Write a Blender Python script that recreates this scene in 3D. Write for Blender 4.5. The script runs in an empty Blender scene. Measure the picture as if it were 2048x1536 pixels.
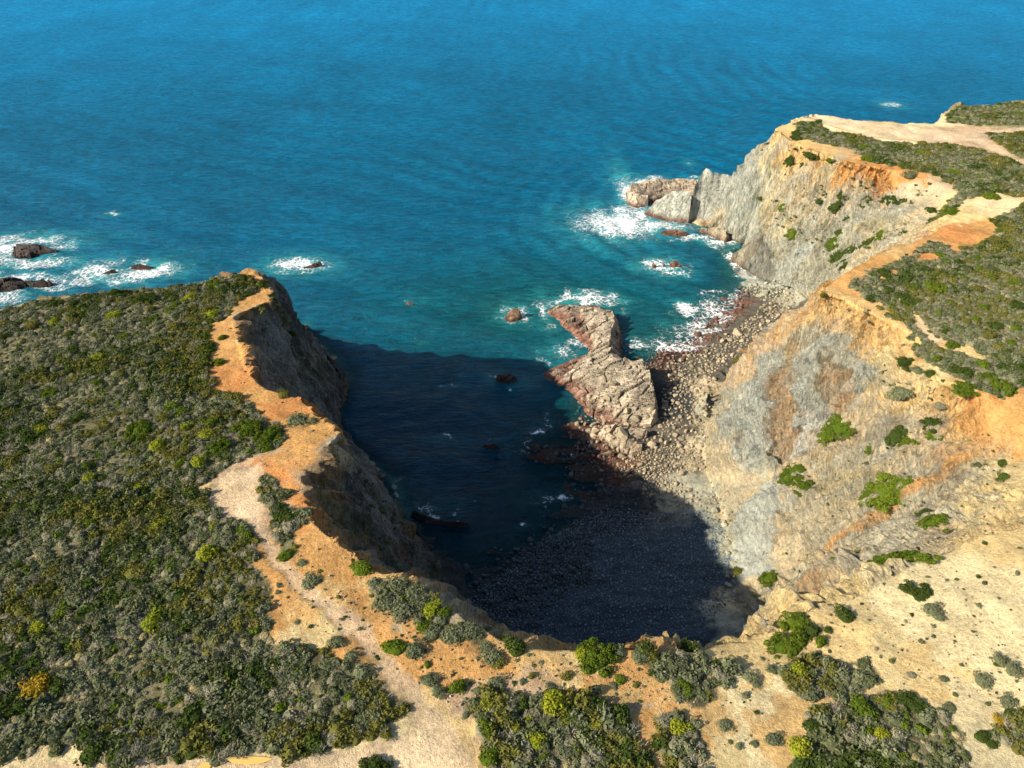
import bpy, math, random
import numpy as np
R = math.radians
rng = np.random.default_rng(7)
random.seed(7)
scn = bpy.context.scene
COL = scn.collection

# ---------------------------------------------------------------- camera, sky, sun, exposure
CAMH, PITCH, FPX = 110.0, R(37.0), 1409.0
cam_d = bpy.data.cameras.new('camera'); cam = bpy.data.objects.new('camera', cam_d); COL.objects.link(cam)
cam.location = (0, 0, CAMH); cam.rotation_euler = (R(90) - PITCH, 0, 0)
cam_d.sensor_width = 36; cam_d.lens = 36 * FPX / 2048; cam_d.clip_start = 1; cam_d.clip_end = 30000
scn.camera = cam
SUN_EL, SUN_DIR = R(31.0), R(20.6)          # elevation; direction in which shadows fall, counted from +X towards +Y
w = bpy.data.worlds.new("World"); scn.world = w; w.use_nodes = True
nt = w.node_tree; nt.nodes.clear()
sky = nt.nodes.new('ShaderNodeTexSky'); sky.sky_type = 'NISHITA'; sky.sun_disc = False
sky.sun_elevation = SUN_EL
sdx, sdy = -math.cos(SUN_DIR), -math.sin(SUN_DIR)
sky.sun_rotation = math.atan2(sdx, sdy)
bg = nt.nodes.new('ShaderNodeBackground'); bg.inputs['Strength'].default_value = 0.088
wo = nt.nodes.new('ShaderNodeOutputWorld')
nt.links.new(sky.outputs[0], bg.inputs[0]); nt.links.new(bg.outputs[0], wo.inputs[0])
sl = bpy.data.lights.new('sun', 'SUN'); sl.energy = 5.0; sl.angle = R(0.5); sl.color = (1.0, 0.88, 0.69)
so = bpy.data.objects.new('sun', sl); COL.objects.link(so); so.location = (-200, -80, 200)
from mathutils import Vector
so.rotation_euler = Vector((-sdx * math.cos(SUN_EL), -sdy * math.cos(SUN_EL), -math.sin(SUN_EL))).to_track_quat('-Z', 'Y').to_euler()
vs = scn.view_settings; vs.view_transform = 'Standard'; vs.look = 'None'; vs.gamma = 1; vs.exposure = 0.82
vs.use_curve_mapping = False
scn.cycles.max_bounces = 6; scn.cycles.transparent_max_bounces = 8

# ---------------------------------------------------------------- measuring: photo pixel + height -> place
CP, SP = math.cos(PITCH), math.sin(PITCH)
def P(px, py, z=0.0):
    x = (px - 1024) / FPX; v = (py - 768) / FPX
    dy, dz = CP - v * SP, SP + v * CP
    t = (CAMH - z) / dz
    return (x * t, dy * t, z)
def raydir(px, py):
    x = (px - 1024) / FPX; v = (py - 768) / FPX
    return np.array([x, CP - v * SP, -(SP + v * CP)])
def L(*pts): return [P(*p) if len(p) == 3 else p[:3] for p in pts]

# ---------------------------------------------------------------- noise
def _h(ix, iy, iz, s=0):
    with np.errstate(over='ignore'):
        n = (ix.astype(np.int64) * 374761393 + iy.astype(np.int64) * 668265263 + iz.astype(np.int64) * 2147483647 + s * 974711) & 0xffffffff
        n = ((n ^ (n >> 13)) * 1274126177) & 0xffffffff
        n = ((n ^ (n >> 16)) * 2246822519) & 0xffffffff
        n = n ^ (n >> 15)
    return (n & 0xffff) / 65535.0
def vnoise(x, y, z=None, s=0):
    if z is None: z = np.zeros_like(x)
    xi, yi, zi = np.floor(x), np.floor(y), np.floor(z)
    fx, fy, fz = x - xi, y - yi, z - zi
    fx, fy, fz = [f * f * f * (f * (f * 6 - 15) + 10) for f in (fx, fy, fz)]
    r = 0
    for a in (0, 1):
        for b in (0, 1):
            for c in (0, 1):
                wgt = (fx if a else 1 - fx) * (fy if b else 1 - fy) * (fz if c else 1 - fz)
                r = r + wgt * _h(xi + a, yi + b, zi + c, s)
    return r * 2 - 1
def fbm(x, y, z=None, o=4, s=0, g=.5):
    r, a, f, t = 0, 1, 1, 0
    for i in range(o):
        r = r + a * vnoise(x * f + i * 17.3, y * f - i * 9.1, None if z is None else z * f + i * 4.7, s + i); t += a; a *= g; f *= 2.03
    return r / t * 1.6
def ridged(x, y, z=None, o=4, s=0):
    r, a, f, t = 0, 1, 1, 0
    for i in range(o):
        r = r + a * (1 - np.abs(vnoise(x * f + i * 7.7, y * f, None if z is None else z * f, s + i)) * 2); t += a; a *= .5; f *= 2.1
    return r / t
def sst(a, b, x):
    t = np.clip((x - a) / (b - a), 0, 1); return t * t * (3 - 2 * t)
def voronoi(x, y, s=0, jit=.85):
    """distance to cell border (approx) and a random value per cell"""
    xi, yi = np.floor(x), np.floor(y)
    d1 = np.full(x.shape, 9.); d2 = np.full(x.shape, 9.); v = np.zeros(x.shape)
    z0 = np.zeros_like(x)
    for a in (-1, 0, 1):
        for b in (-1, 0, 1):
            cx = xi + a + .5 + jit * (_h(xi + a, yi + b, z0, s) - .5); cy = yi + b + .5 + jit * (_h(xi + a, yi + b, z0, s + 5) - .5)
            d = np.hypot(x - cx, y - cy); r = _h(xi + a, yi + b, z0, s + 9)
            c1 = d < d1
            d2 = np.where(c1, d1, np.minimum(d2, d)); v = np.where(c1, r, v); d1 = np.where(c1, d, d1)
    return d2 - d1, v

# ---------------------------------------------------------------- heights from measured lines (relaxed between them)
def relax(x0, x1, y0, y1, h, lines, base=None, iters=(300, 200, 160, 120, 90, 70)):
    lv = len(iters)
    Z = None
    for k in range(lv - 1, -1, -1):
        hh = h * 2 ** k
        nx, ny = int(round((x1 - x0) / hh)) + 1, int(round((y1 - y0) / hh)) + 1
        if Z is None: Z = np.zeros((ny, nx))
        else:
            gy = np.linspace(0, Z.shape[0] - 1, ny); gx = np.linspace(0, Z.shape[1] - 1, nx)
            iy = np.minimum(gy.astype(int), Z.shape[0] - 2); ix = np.minimum(gx.astype(int), Z.shape[1] - 2)
            fy = (gy - iy)[:, None]; fx = (gx - ix)[None, :]
            Z = (Z[iy][:, ix] * (1 - fx) + Z[iy][:, ix + 1] * fx) * (1 - fy) + (Z[iy + 1][:, ix] * (1 - fx) + Z[iy + 1][:, ix + 1] * fx) * fy
        S = np.zeros((ny, nx)); N = np.zeros((ny, nx))
        for ln in lines:
            a = np.array(ln, float)
            seg = []
            for p, q in zip(a[:-1], a[1:]):
                n = max(2, int(np.hypot(*(q - p)[:2]) / (hh * .35)) + 1)
                seg.append(p + (q - p) * np.linspace(0, 1, n)[:, None])
            pts = np.concatenate(seg)
            ii = np.round((pts[:, 0] - x0) / hh).astype(int); jj = np.round((pts[:, 1] - y0) / hh).astype(int)
            ok = (ii >= 0) & (ii < nx) & (jj >= 0) & (jj < ny)
            np.add.at(S, (jj[ok], ii[ok]), pts[ok, 2]); np.add.at(N, (jj[ok], ii[ok]), 1)
        fix = N > 0; val = np.where(fix, S / np.maximum(N, 1), 0)
        Z = np.where(fix, val, Z)
        for it in range(iters[lv - 1 - k]):
            E = np.pad(Z, 1, mode='edge')
            M = (E[:-2, 1:-1] + E[2:, 1:-1] + E[1:-1, :-2] + E[1:-1, 2:]) * .25
            Z = np.where(fix, val, M)
    return Z

X0, X1, Y0, Y1, HG = -176., 208., -16., 296., .5
def shift(pts, dx, dy, z): return [(p[0] + dx, p[1] + dy, z) for p in pts]
west_rim = L((-500, 700, 40), (-250, 660, 40), (-60, 640, 40), (0, 615, 40), (60, 600, 40), (130, 591, 40), (250, 578, 40), (400, 568, 40), (440, 552, 40), (500, 548, 40), (530, 556, 39.5))
east_rim = L((530, 556, 39.5), (546, 575, 39), (545, 603, 39.5), (510, 615, 40), (472, 628, 40.5), (462, 648, 40.5), (474, 672, 40.5), (482, 702, 41), (492, 738, 41), (522, 768, 41.5), (560, 782, 41.5), (602, 791, 41.5),
    (622, 808, 41.5), (636, 832, 41.5), (664, 850, 42), (687, 874, 42.5), (668, 888, 43), (640, 903, 43), (617, 922, 43.5), (607, 950, 44), (606, 992, 44.5), (628, 1046, 45), (655, 1074, 45), (700, 1098, 45),
    (745, 1138, 45), (790, 1150, 45), (835, 1160, 45), (862, 1187, 45), (900, 1215, 45), (940, 1242, 45), (985, 1264, 45), (1022, 1286, 45), (1062, 1297, 45), (1110, 1298, 45), (1150, 1291, 45),
    (1200, 1285, 45), (1262, 1284, 45), (1292, 1292, 44.5), (1345, 1306, 44), (1400, 1297, 43.5), (1446, 1281, 43), (1519, 1272, 42), (1575, 1240, 42), (1621, 1214, 42), (1724, 1188, 42), (1792, 1148, 42),
    (1850, 1117, 42), (1898, 1098, 42), (1956, 1069, 42), (2048, 1048, 42), (2150, 1020, 42), (2300, 990, 42))
left_base = [(-190., 150., 0), (-150., 142., 0), (-112., 136., 0), (-92., 148., 0), (-78., 160., 0)] + L((610, 658, 0), (650, 704, 0), (690, 757, 0), (688, 795, 0), (668, 822, 0)) + [(-41., 125., 0), (-34., 117., 0)] + \
    L((775, 950, 0), (792, 1003, 0), (832, 1062, 0), (868, 1118, .5), (898, 1190, 2)) + [(-5., 70., 3), (5., 64.5, 3), (18., 62.5, 3), (30., 64.5, 3), (38., 68., 4)] + L((1500, 1268, 4))
north_ridge = [P(530, 556, 39.5), (-52.5, 139., 32.5), (-55., 151., 17.5), (-58., 164., 6.), P(610, 658, 0)]
right_base = L((1500, 1268, 4), (1462, 1205, 3), (1466, 1140, 2.5), (1443, 1012, 2.5), (1415, 950, 2.5), (1404, 900, 3), (1410, 835, 3), (1432, 755, 3), (1480, 714, 3), (1545, 662, 3), (1600, 612, 4))
spur = L((1640, 585, 37), (1604, 628, 29), (1535, 682, 19), (1470, 737, 11), (1424, 772, 5.5), (1410, 832, 3))
right_rim = L((1640, 585, 37), (1700, 600, 37), (1770, 640, 37), (1838, 668, 37), (1872, 700, 37), (1880, 760, 36.5), (1930, 786, 37), (2048, 790, 38), (2200, 790, 39))
gully = L((1466, 1140, 2.5), (1560, 1136, 7), (1640, 1122, 11), (1720, 1084, 16), (1800, 1030, 21.5), (1870, 975, 26.5), (1950, 925, 31), (2048, 870, 36), (2150, 850, 38))
mid_rib = L((1545, 960, 8), (1600, 900, 14), (1690, 815, 25), (1800, 780, 32), (1880, 765, 36.3))
mid_rim = L((1640, 585, 37), (1660, 565, 37.3), (1712, 530, 38), (1762, 503, 38), (1832, 483, 38), (1898, 448, 38), (1935, 405, 38))
far_base = L((1622, 600, 6), (1585, 578, 3), (1540, 570, 1.5), (1500, 545, .5), (1468, 528, 0), (1455, 505, 0), (1487, 490, 0), (1440, 468, 0), (1395, 450, 0), (1380, 440, 0), (1375, 415, 0))
far_rim = L((1465, 350, 18), (1515, 290, 29), (1545, 256, 35), (1585, 285, 36), (1618, 300, 36.5), (1660, 312, 37), (1700, 325, 37.5), (1760, 335, 38), (1830, 343, 38), (1868, 360, 38), (1900, 378, 38), (1935, 405, 38))
north_rim = L((1465, 350, 18), (1515, 290, 29), (1545, 256, 35), (1600, 237, 37), (1640, 228, 37.5), (1720, 238, 38), (1800, 246, 38), (1870, 247, 38), (1888, 230, 38), (1920, 213, 39), (2048, 202, 40), (2150, 196, 40), (2400, 190, 40))
lines = [west_rim, east_rim, north_ridge, left_base, right_base, spur, right_rim, gully, mid_rib, mid_rim, far_base, far_rim, north_rim,
    shift(north_rim[:2], -2, 9, 0), shift(north_rim[2:8], 2, 17, 0), shift(north_rim[8:], -4, 19, 0), shift(north_rim[7:], 2, 45, -8),
    [P(1375, 415, 0), (78., 262., 0), (84., 264., 0)],
    shift(west_rim[:9], -4, 24, 0), shift(west_rim, -8, 46, -7),
    L((150, 760, 41), (150, 1100, 44), (300, 1300, 45), (300, 1500, 46), (500, 1520, 46), (900, 1520, 46), (1200, 1500, 46), (1500, 1480, 45), (2000, 1450, 46), (2200, 1400, 47)),
    L((400, 800, 41.5), (480, 900, 43), (450, 1000, 44), (560, 1100, 45), (700, 1220, 45.3), (800, 1350, 45.6), (900, 1450, 45.8)),
    L((1900, 1250, 44), (2048, 1180, 45), (2200, 1150, 46)), L((1600, 1330, 43.5), (1800, 1300, 43.5), (1900, 1250, 44)),
    [(X0, -10., 47), (0., -10., 47), (X1, -10., 48)], [(X0, Y0, 47), (X0, 118., 40)], [(X1, Y0, 46), (X1, 250., 41)],
    L((1760, 560, 37.8), (1900, 600, 38.5), (2048, 620, 39.5), (2250, 600, 40)), L((1980, 420, 39), (2100, 440, 40), (2250, 420, 41)), L((1750, 265, 38), (1900, 300, 38.5), (2048, 340, 39.5)),
    L((1500, 588, 0), (1462, 612, 0), (1430, 650, 0), (1385, 692, .1), (1335, 712, .2), (1318, 735, .6)),
    L((1590, 592, 3), (1530, 625, 2), (1470, 680, 1.5), (1400, 740, 1.6), (1360, 800, 2), (1340, 860, 2), (1330, 940, 1.8), (1300, 1010, 1.3), (1280, 1100, 1.6)),
    L((1150, 850, .2), (1120, 880, 0), (1060, 893, -.15), (1100, 925, -.1), (1180, 960, .05), (1160, 1010, 0), (1090, 1056, 0), (1010, 1108, 0), (940, 1156, 0), (905, 1190, .5)),
    L((1180, 905, .5), (1260, 960, .9), (1240, 1050, .9), (1100, 1170, 1.2), (1000, 1220, 1.5)), L((1400, 1060, 1.9), (1400, 1180, 2.6), (1250, 1260, 2.6)),
    L((1420, 560, -2), (1370, 600, -2.2), (1290, 650, -2.5), (1280, 600, -4), (1400, 520, -4), (1350, 480, -5)),
    L((1040, 870, -2.2), (980, 920, -2), (1080, 985, -1), (1000, 1050, -1.2), (920, 1100, -1.3)),
    L((830, 780, -6), (720, 870, -5), (850, 960, -3), (900, 1040, -2)), L((600, 560, -10), (800, 600, -8), (1000, 560, -7), (1150, 480, -8), (1180, 400, -10)), L((750, 660, -7), (950, 700, -5), (1040, 800, -4)),
    [(X0, 200., -9), (X0, Y1, -12), (60., Y1, -12), (X1, Y1, -12)], [(-60., 240., -12), (20., 270., -12)]]
HZ = relax(X0, X1, Y0, Y1, HG, lines)
def bil(Z, x, y, x0=X0, y0=Y0, h=HG):
    gx = np.clip((np.asarray(x, float) - x0) / h, 0, Z.shape[1] - 1.001); gy = np.clip((np.asarray(y, float) - y0) / h, 0, Z.shape[0] - 1.001)
    ix, iy = gx.astype(int), gy.astype(int); fx, fy = gx - ix, gy - iy
    return (Z[iy, ix] * (1 - fx) + Z[iy, ix + 1] * fx) * (1 - fy) + (Z[iy + 1, ix] * (1 - fx) + Z[iy + 1, ix + 1] * fx) * fy
def hit(px, py, tmin=40.):
    d = raydir(px, py); ts = np.arange(tmin, 420, .25)
    z = CAMH + d[2] * ts; b = bil(HZ, d[0] * ts, d[1] * ts); k = np.argmax(z <= np.maximum(b, 0))
    t = ts[k]
    return np.array([d[0] * t, d[1] * t, max(0, float(bil(HZ, d[0] * t, d[1] * t)))]), t
def hits(poly): return np.array([hit(*p)[0][:2] for p in poly])
def inside(x, y, poly):
    poly = np.asarray(poly); r = np.zeros(x.shape, bool)
    xj, yj = poly[-1]
    for xi, yi in poly:
        if yi != yj:
            c = ((yi > y) != (yj > y)) & (x < (xj - xi) * (y - yi) / (yj - yi) + xi)
            r ^= c
        xj, yj = xi, yi
    return r

# ---------------------------------------------------------------- where scrub grows, where paths run
VEG = [
 [(-400, 760), (-60, 645), (60, 603), (250, 580), (400, 570), (440, 553), (505, 553), (505, 590), (470, 602), (450, 630), (420, 650), (414, 700), (412, 735), (440, 785), (490, 806), (535, 830), (572, 862), (560, 895), (520, 905), (450, 935), (388, 985),
  (430, 1030), (500, 1056), (512, 1100), (545, 1170), (548, 1240), (565, 1292), (640, 1310), (700, 1330), (765, 1362), (822, 1412), (790, 1450), (700, 1490), (600, 1512), (470, 1506), (290, 1500), (200, 1530), (60, 1500), (-400, 1560)],
 [(524, 950), (545, 955), (570, 1000), (605, 1040), (600, 1065), (575, 1062), (600, 1115), (572, 1115), (545, 1065), (520, 1000)],
 [(1735, 600), (1700, 570), (1760, 535), (1800, 520), (1870, 480), (1910, 500), (1995, 470), (1990, 440), (2060, 400), (2300, 380), (2300, 800), (2040, 775), (1990, 790), (1930, 775), (1880, 735), (1800, 690), (1850, 690), (1790, 640)],
 [(1590, 250), (1640, 243), (1650, 262), (1720, 275), (1800, 288), (1900, 290), (1960, 300), (2048, 335), (2200, 380), (2200, 420), (1990, 385), (1935, 395), (1880, 355), (1800, 332), (1750, 325), (1700, 300), (1650, 290), (1600, 275)],
 [(1975, 266), (2250, 270), (2250, 370), (2048, 318), (1990, 288)],
 [(1895, 228), (1925, 216), (2048, 205), (2250, 200), (2250, 250), (2040, 252), (1960, 250), (1890, 246)],
 [(945, 1400), (1010, 1388), (1060, 1392), (1110, 1385), (1165, 1392), (1180, 1420), (1240, 1440), (1275, 1480), (1310, 1580), (985, 1580), (950, 1480)],
 [(1545, 1350), (1590, 1322), (1640, 1308), (1740, 1325), (1757, 1360), (1740, 1400), (1690, 1412), (1600, 1400)],
 [(1600, 1412), (1690, 1420), (1760, 1385), (1860, 1420), (1910, 1460), (1955, 1510), (1945, 1600), (1545, 1600), (1600, 1500)],
 [(1290, 1296), (1340, 1310), (1400, 1310), (1480, 1340), (1430, 1370), (1390, 1408), (1300, 1370)],
 [(1303, 1415), (1350, 1410), (1375, 1430), (1400, 1490), (1395, 1600), (1340, 1600), (1325, 1480)],
 [(748, 1155), (800, 1150), (860, 1190), (930, 1245), (985, 1262), (970, 1272), (880, 1268), (820, 1220), (760, 1205)],
 [(1975, 1445), (2040, 1425), (2250, 1420), (2250, 1540), (2050, 1510), (1985, 1480)],
 [(1850, 455), (1900, 400), (1960, 350), (1990, 375), (1935, 395), (1880, 440)]]
VEGW = [hits(p) for p in VEG]
PATHS = [[(398, 988), (450, 948), (520, 925), (528, 1000), (520, 1050), (430, 1020)], [(498, 1040), (528, 1040), (560, 1100), (600, 1150), (660, 1198), (730, 1245), (775, 1310), (835, 1365), (895, 1440), (960, 1545), (870, 1545), (825, 1440), (790, 1388), (745, 1325), (700, 1278), (640, 1222), (575, 1168), (530, 1105)],
 [(900, 1440), (700, 1505), (600, 1522), (470, 1516), (290, 1510), (200, 1536), (60, 1520), (60, 1600), (960, 1600)],
 [(1640, 228), (1720, 240), (1800, 250), (1900, 262), (2048, 256), (2200, 252), (2200, 262), (1990, 268), (1975, 275), (2048, 322), (2200, 380), (2200, 392), (2040, 328), (1940, 284), (1860, 284), (1760, 275), (1660, 252), (1620, 236)],
 [(900, 1420), (1000, 1380), (1100, 1372), (1200, 1395), (1300, 1410), (1250, 1425), (1150, 1382), (1000, 1390), (940, 1440)],
 [(1825, 625), (1840, 640), (1885, 690), (1970, 722), (1900, 700), (1850, 680)]]
PATHW = [hits(p) for p in PATHS]
CUTW = [hits(p) for p in ([(1822, 622), (1840, 632), (1862, 668), (1900, 692), (1935, 690), (1972, 718), (1965, 728), (1915, 706), (1880, 700), (1838, 660)], [(1832, 506), (1880, 506), (1890, 518), (1840, 524)], [(1755, 545), (1790, 540), (1800, 552), (1760, 560)],
    [(1560, 1405), (1650, 1396), (1700, 1404), (1752, 1368), (1772, 1378), (1712, 1418), (1650, 1414), (1570, 1420)], [(1700, 610), (1760, 600), (1790, 630), (1740, 625)])]

# ---------------------------------------------------------------- base colours of soil and rock, by place
C = dict(or1=(.60, .335, .12), or2=(.58, .265, .09), or3=(.64, .43, .185), cream=(.76, .63, .36), pale=(.71, .53, .25), pink=(.57, .405, .25), yel=(.64, .51, .26), gry=(.37, .365, .28), cool=(.39, .415, .365),
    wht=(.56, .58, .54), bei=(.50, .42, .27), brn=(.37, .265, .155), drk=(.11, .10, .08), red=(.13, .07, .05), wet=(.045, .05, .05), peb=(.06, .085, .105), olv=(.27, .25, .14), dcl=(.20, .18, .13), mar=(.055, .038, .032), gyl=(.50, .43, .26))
CPTS = [(500, 560, 'or1'), (520, 590, 'or1'), (440, 660, 'or1'), (450, 700, 'or1'), (440, 750, 'or2'), (500, 790, 'or1'), (560, 810, 'or2'), (600, 850, 'or1'), (650, 870, 'or1'), (600, 900, 'or1'), (560, 960, 'or2'), (590, 1000, 'or2'),
 (480, 950, 'pink'), (430, 985, 'pale'), (500, 1020, 'pink'), (640, 1090, 'or1'), (700, 1150, 'or1'), (680, 1180, 'or3'), (620, 1230, 'or3'), (740, 1200, 'or3'), (620, 1280, 'yel'), (570, 1230, 'or1'), (640, 1140, 'or1'), (720, 1210, 'or1'), (700, 1310, 'or1'), (800, 1290, 'or1'),
 (850, 1340, 'or1'), (740, 1350, 'or3'), (870, 1300, 'or1'), (950, 1300, 'or1'), (900, 1380, 'or1'), (880, 1440, 'pale'), (700, 1510, 'cream'), (800, 1500, 'cream'), (400, 1520, 'cream'), (560, 1525, 'cream'), (950, 1400, 'pink'), (1050, 1340, 'or3'), (1050, 1375, 'pink'), (1150, 1330, 'pale'), (1180, 1390, 'or1'), (1250, 1400, 'or3'), (1260, 1310, 'or1'), (1300, 1450, 'or1'),
 (1260, 1500, 'or3'), (1430, 1320, 'pale'), (1500, 1300, 'pale'), (1420, 1420, 'or3'), (1480, 1450, 'cream'), (1550, 1430, 'or3'), (1500, 1380, 'cream'), (1450, 1520, 'yel'), (1570, 1300, 'pale'), (1700, 1260, 'pale'), (1800, 1200, 'cream'), (1850, 1280, 'cream'), (1950, 1150, 'cream'), (2020, 1100, 'pale'), (2040, 1230, 'cream'),
 (1950, 1320, 'cream'), (1850, 1350, 'pale'), (1780, 1310, 'yel'), (2000, 1500, 'gyl'), (1980, 1420, 'cream'), (1700, 1200, 'yel'), (1900, 1110, 'yel'),
 # left cliff faces
 (570, 620, 'dcl'), (600, 700, 'dcl'), (560, 700, 'gry'), (620, 760, 'gry'), (650, 740, 'brn'), (500, 680, 'bei'), (640, 800, 'dcl'), (650, 920, 'brn'), (640, 980, 'brn'), (690, 900, 'bei'), (700, 1000, 'brn'), (720, 960, 'dcl'), (760, 1020, 'dcl'), (760, 1080, 'gry'), (820, 1120, 'dcl'), (680, 1040, 'brn'), (740, 920, 'gry'), (780, 990, 'gry'), (870, 1170, 'gry'), (920, 1230, 'bei'),
 # cove floor
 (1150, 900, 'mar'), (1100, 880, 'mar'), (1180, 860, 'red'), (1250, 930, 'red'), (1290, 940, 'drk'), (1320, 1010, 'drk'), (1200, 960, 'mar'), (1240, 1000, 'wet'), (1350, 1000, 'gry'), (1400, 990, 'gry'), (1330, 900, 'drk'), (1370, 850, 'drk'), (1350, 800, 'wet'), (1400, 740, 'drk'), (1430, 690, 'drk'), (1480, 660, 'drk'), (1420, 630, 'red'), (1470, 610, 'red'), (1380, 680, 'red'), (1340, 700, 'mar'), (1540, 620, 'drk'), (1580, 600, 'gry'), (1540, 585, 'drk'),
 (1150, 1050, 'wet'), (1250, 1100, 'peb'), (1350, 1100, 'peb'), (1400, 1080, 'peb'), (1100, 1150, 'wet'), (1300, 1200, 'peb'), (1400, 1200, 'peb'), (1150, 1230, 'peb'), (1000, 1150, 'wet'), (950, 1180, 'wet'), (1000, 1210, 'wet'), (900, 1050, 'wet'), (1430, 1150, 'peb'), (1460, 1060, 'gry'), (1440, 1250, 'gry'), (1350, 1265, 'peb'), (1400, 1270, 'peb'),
 # right slope
 (1440, 760, 'bei'), (1490, 735, 'bei'), (1570, 670, 'bei'), (1530, 700, 'gry'), (1500, 760, 'cool'), (1480, 830, 'cool'), (1440, 820, 'bei'), (1440, 880, 'bei'), (1450, 940, 'bei'), (1430, 800, 'gry'), (1560, 760, 'brn'), (1570, 830, 'brn'), (1590, 880, 'brn'), (1500, 900, 'cool'), (1540, 920, 'gry'), (1600, 740, 'cool'), (1610, 790, 'cool'),
 (1600, 680, 'bei'), (1660, 650, 'or3'), (1650, 620, 'or3'), (1700, 620, 'or3'), (1740, 680, 'or3'), (1800, 680, 'or3'), (1830, 690, 'or3'), (1660, 700, 'gry'), (1650, 730, 'brn'), (1690, 740, 'cool'), (1720, 760, 'gry'), (1640, 770, 'gry'), (1680, 790, 'brn'), (1760, 720, 'yel'), (1780, 780, 'pale'), (1850, 760, 'yel'),
 (1600, 870, 'wht'), (1570, 900, 'cool'), (1560, 960, 'bei'), (1530, 1010, 'cool'), (1500, 1060, 'cool'), (1520, 1110, 'cool'), (1480, 1000, 'bei'), (1480, 1110, 'cool'), (1580, 1040, 'bei'), (1600, 1090, 'bei'), (1650, 1020, 'bei'), (1700, 960, 'gyl'), (1650, 900, 'bei'), (1750, 900, 'bei'), (1720, 850, 'bei'), (1800, 920, 'bei'), (1850, 900, 'bei'),
 (1960, 800, 'or2'), (1900, 810, 'or3'), (1950, 860, 'or1'), (1990, 830, 'or1'), (2048, 850, 'or1'), (1920, 900, 'or3'), (1880, 990, 'bei'), (1930, 960, 'gyl'), (1820, 1030, 'bei'), (1740, 1090, 'bei'), (1800, 990, 'bei'), (1720, 1040, 'bei'), (1900, 930, 'brn'), (1930, 1000, 'gyl'), (1960, 1000, 'yel'), (2020, 960, 'yel'), (2020, 1000, 'yel'), (1820, 1060, 'bei'), (1750, 1010, 'bei'),
 (1520, 1160, 'bei'), (1600, 1170, 'gyl'), (1700, 1150, 'bei'), (1800, 1120, 'bei'), (1500, 1210, 'gyl'), (1530, 1240, 'cool'), (1600, 1200, 'brn'),
 # middle spur and far headland
 (1680, 560, 'or1'), (1720, 560, 'or1'), (1750, 520, 'or1'), (1800, 500, 'or3'), (1640, 595, 'or3'), (1850, 490, 'or1'), (1920, 460, 'or2'), (1950, 455, 'or1'), (1900, 440, 'pale'), (1970, 405, 'cream'), (1930, 400, 'yel'),
 (1560, 270, 'or3'), (1550, 300, 'gyl'), (1580, 290, 'or3'), (1520, 290, 'gyl'), (1500, 330, 'cool'), (1470, 370, 'cool'), (1500, 400, 'cool'), (1470, 430, 'cool'), (1550, 380, 'gyl'), (1560, 440, 'gyl'), (1600, 380, 'bei'), (1620, 330, 'or3'), (1650, 350, 'bei'), (1700, 340, 'or1'), (1740, 340, 'or2'), (1760, 370, 'or2'),
 (1790, 340, 'or2'), (1700, 400, 'bei'), (1640, 420, 'bei'), (1700, 450, 'gry'), (1620, 470, 'gry'), (1560, 500, 'gry'), (1600, 520, 'cool'), (1530, 520, 'cool'), (1500, 500, 'drk'), (1480, 520, 'drk'), (1560, 560, 'cool'), (1650, 520, 'gry'), (1760, 430, 'bei'), (1800, 420, 'gry'), (1830, 400, 'bei'), (1830, 440, 'bei'), (1780, 480, 'bei'), (1600, 560, 'gry'),
 (1430, 460, 'bei'), (1470, 480, 'gry'), (1800, 262, 'cream'), (1700, 240, 'cream'), (1750, 250, 'pale'), (1900, 265, 'pink'), (1660, 235, 'cream'), (1990, 290, 'pink'), (2030, 318, 'pale'), (1960, 355, 'or1'), (1940, 370, 'pink'), (1850, 250, 'cream'),
 (200, 900, 'olv'), (200, 1300, 'olv'), (200, 700, 'olv'), (100, 1515, 'cream'), (1950, 600, 'olv'), (1850, 650, 'pale'), (1960, 715, 'pale'), (1860, 514, 'or2'), (1775, 550, 'or1'), (1900, 320, 'olv'), (2020, 230, 'olv')]
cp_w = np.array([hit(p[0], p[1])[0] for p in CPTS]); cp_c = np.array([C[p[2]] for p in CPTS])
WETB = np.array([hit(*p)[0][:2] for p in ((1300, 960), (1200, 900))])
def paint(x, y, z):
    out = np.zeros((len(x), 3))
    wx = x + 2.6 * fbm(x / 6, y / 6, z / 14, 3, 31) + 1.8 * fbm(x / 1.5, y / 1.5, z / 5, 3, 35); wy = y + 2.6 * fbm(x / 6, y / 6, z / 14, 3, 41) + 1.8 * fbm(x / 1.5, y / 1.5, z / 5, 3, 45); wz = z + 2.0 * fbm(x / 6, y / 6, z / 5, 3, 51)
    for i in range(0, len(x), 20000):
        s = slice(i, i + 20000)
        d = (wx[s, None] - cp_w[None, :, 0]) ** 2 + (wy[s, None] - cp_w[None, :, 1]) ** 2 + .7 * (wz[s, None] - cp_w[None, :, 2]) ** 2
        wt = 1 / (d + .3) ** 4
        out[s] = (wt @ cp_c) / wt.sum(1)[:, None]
    return out

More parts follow.
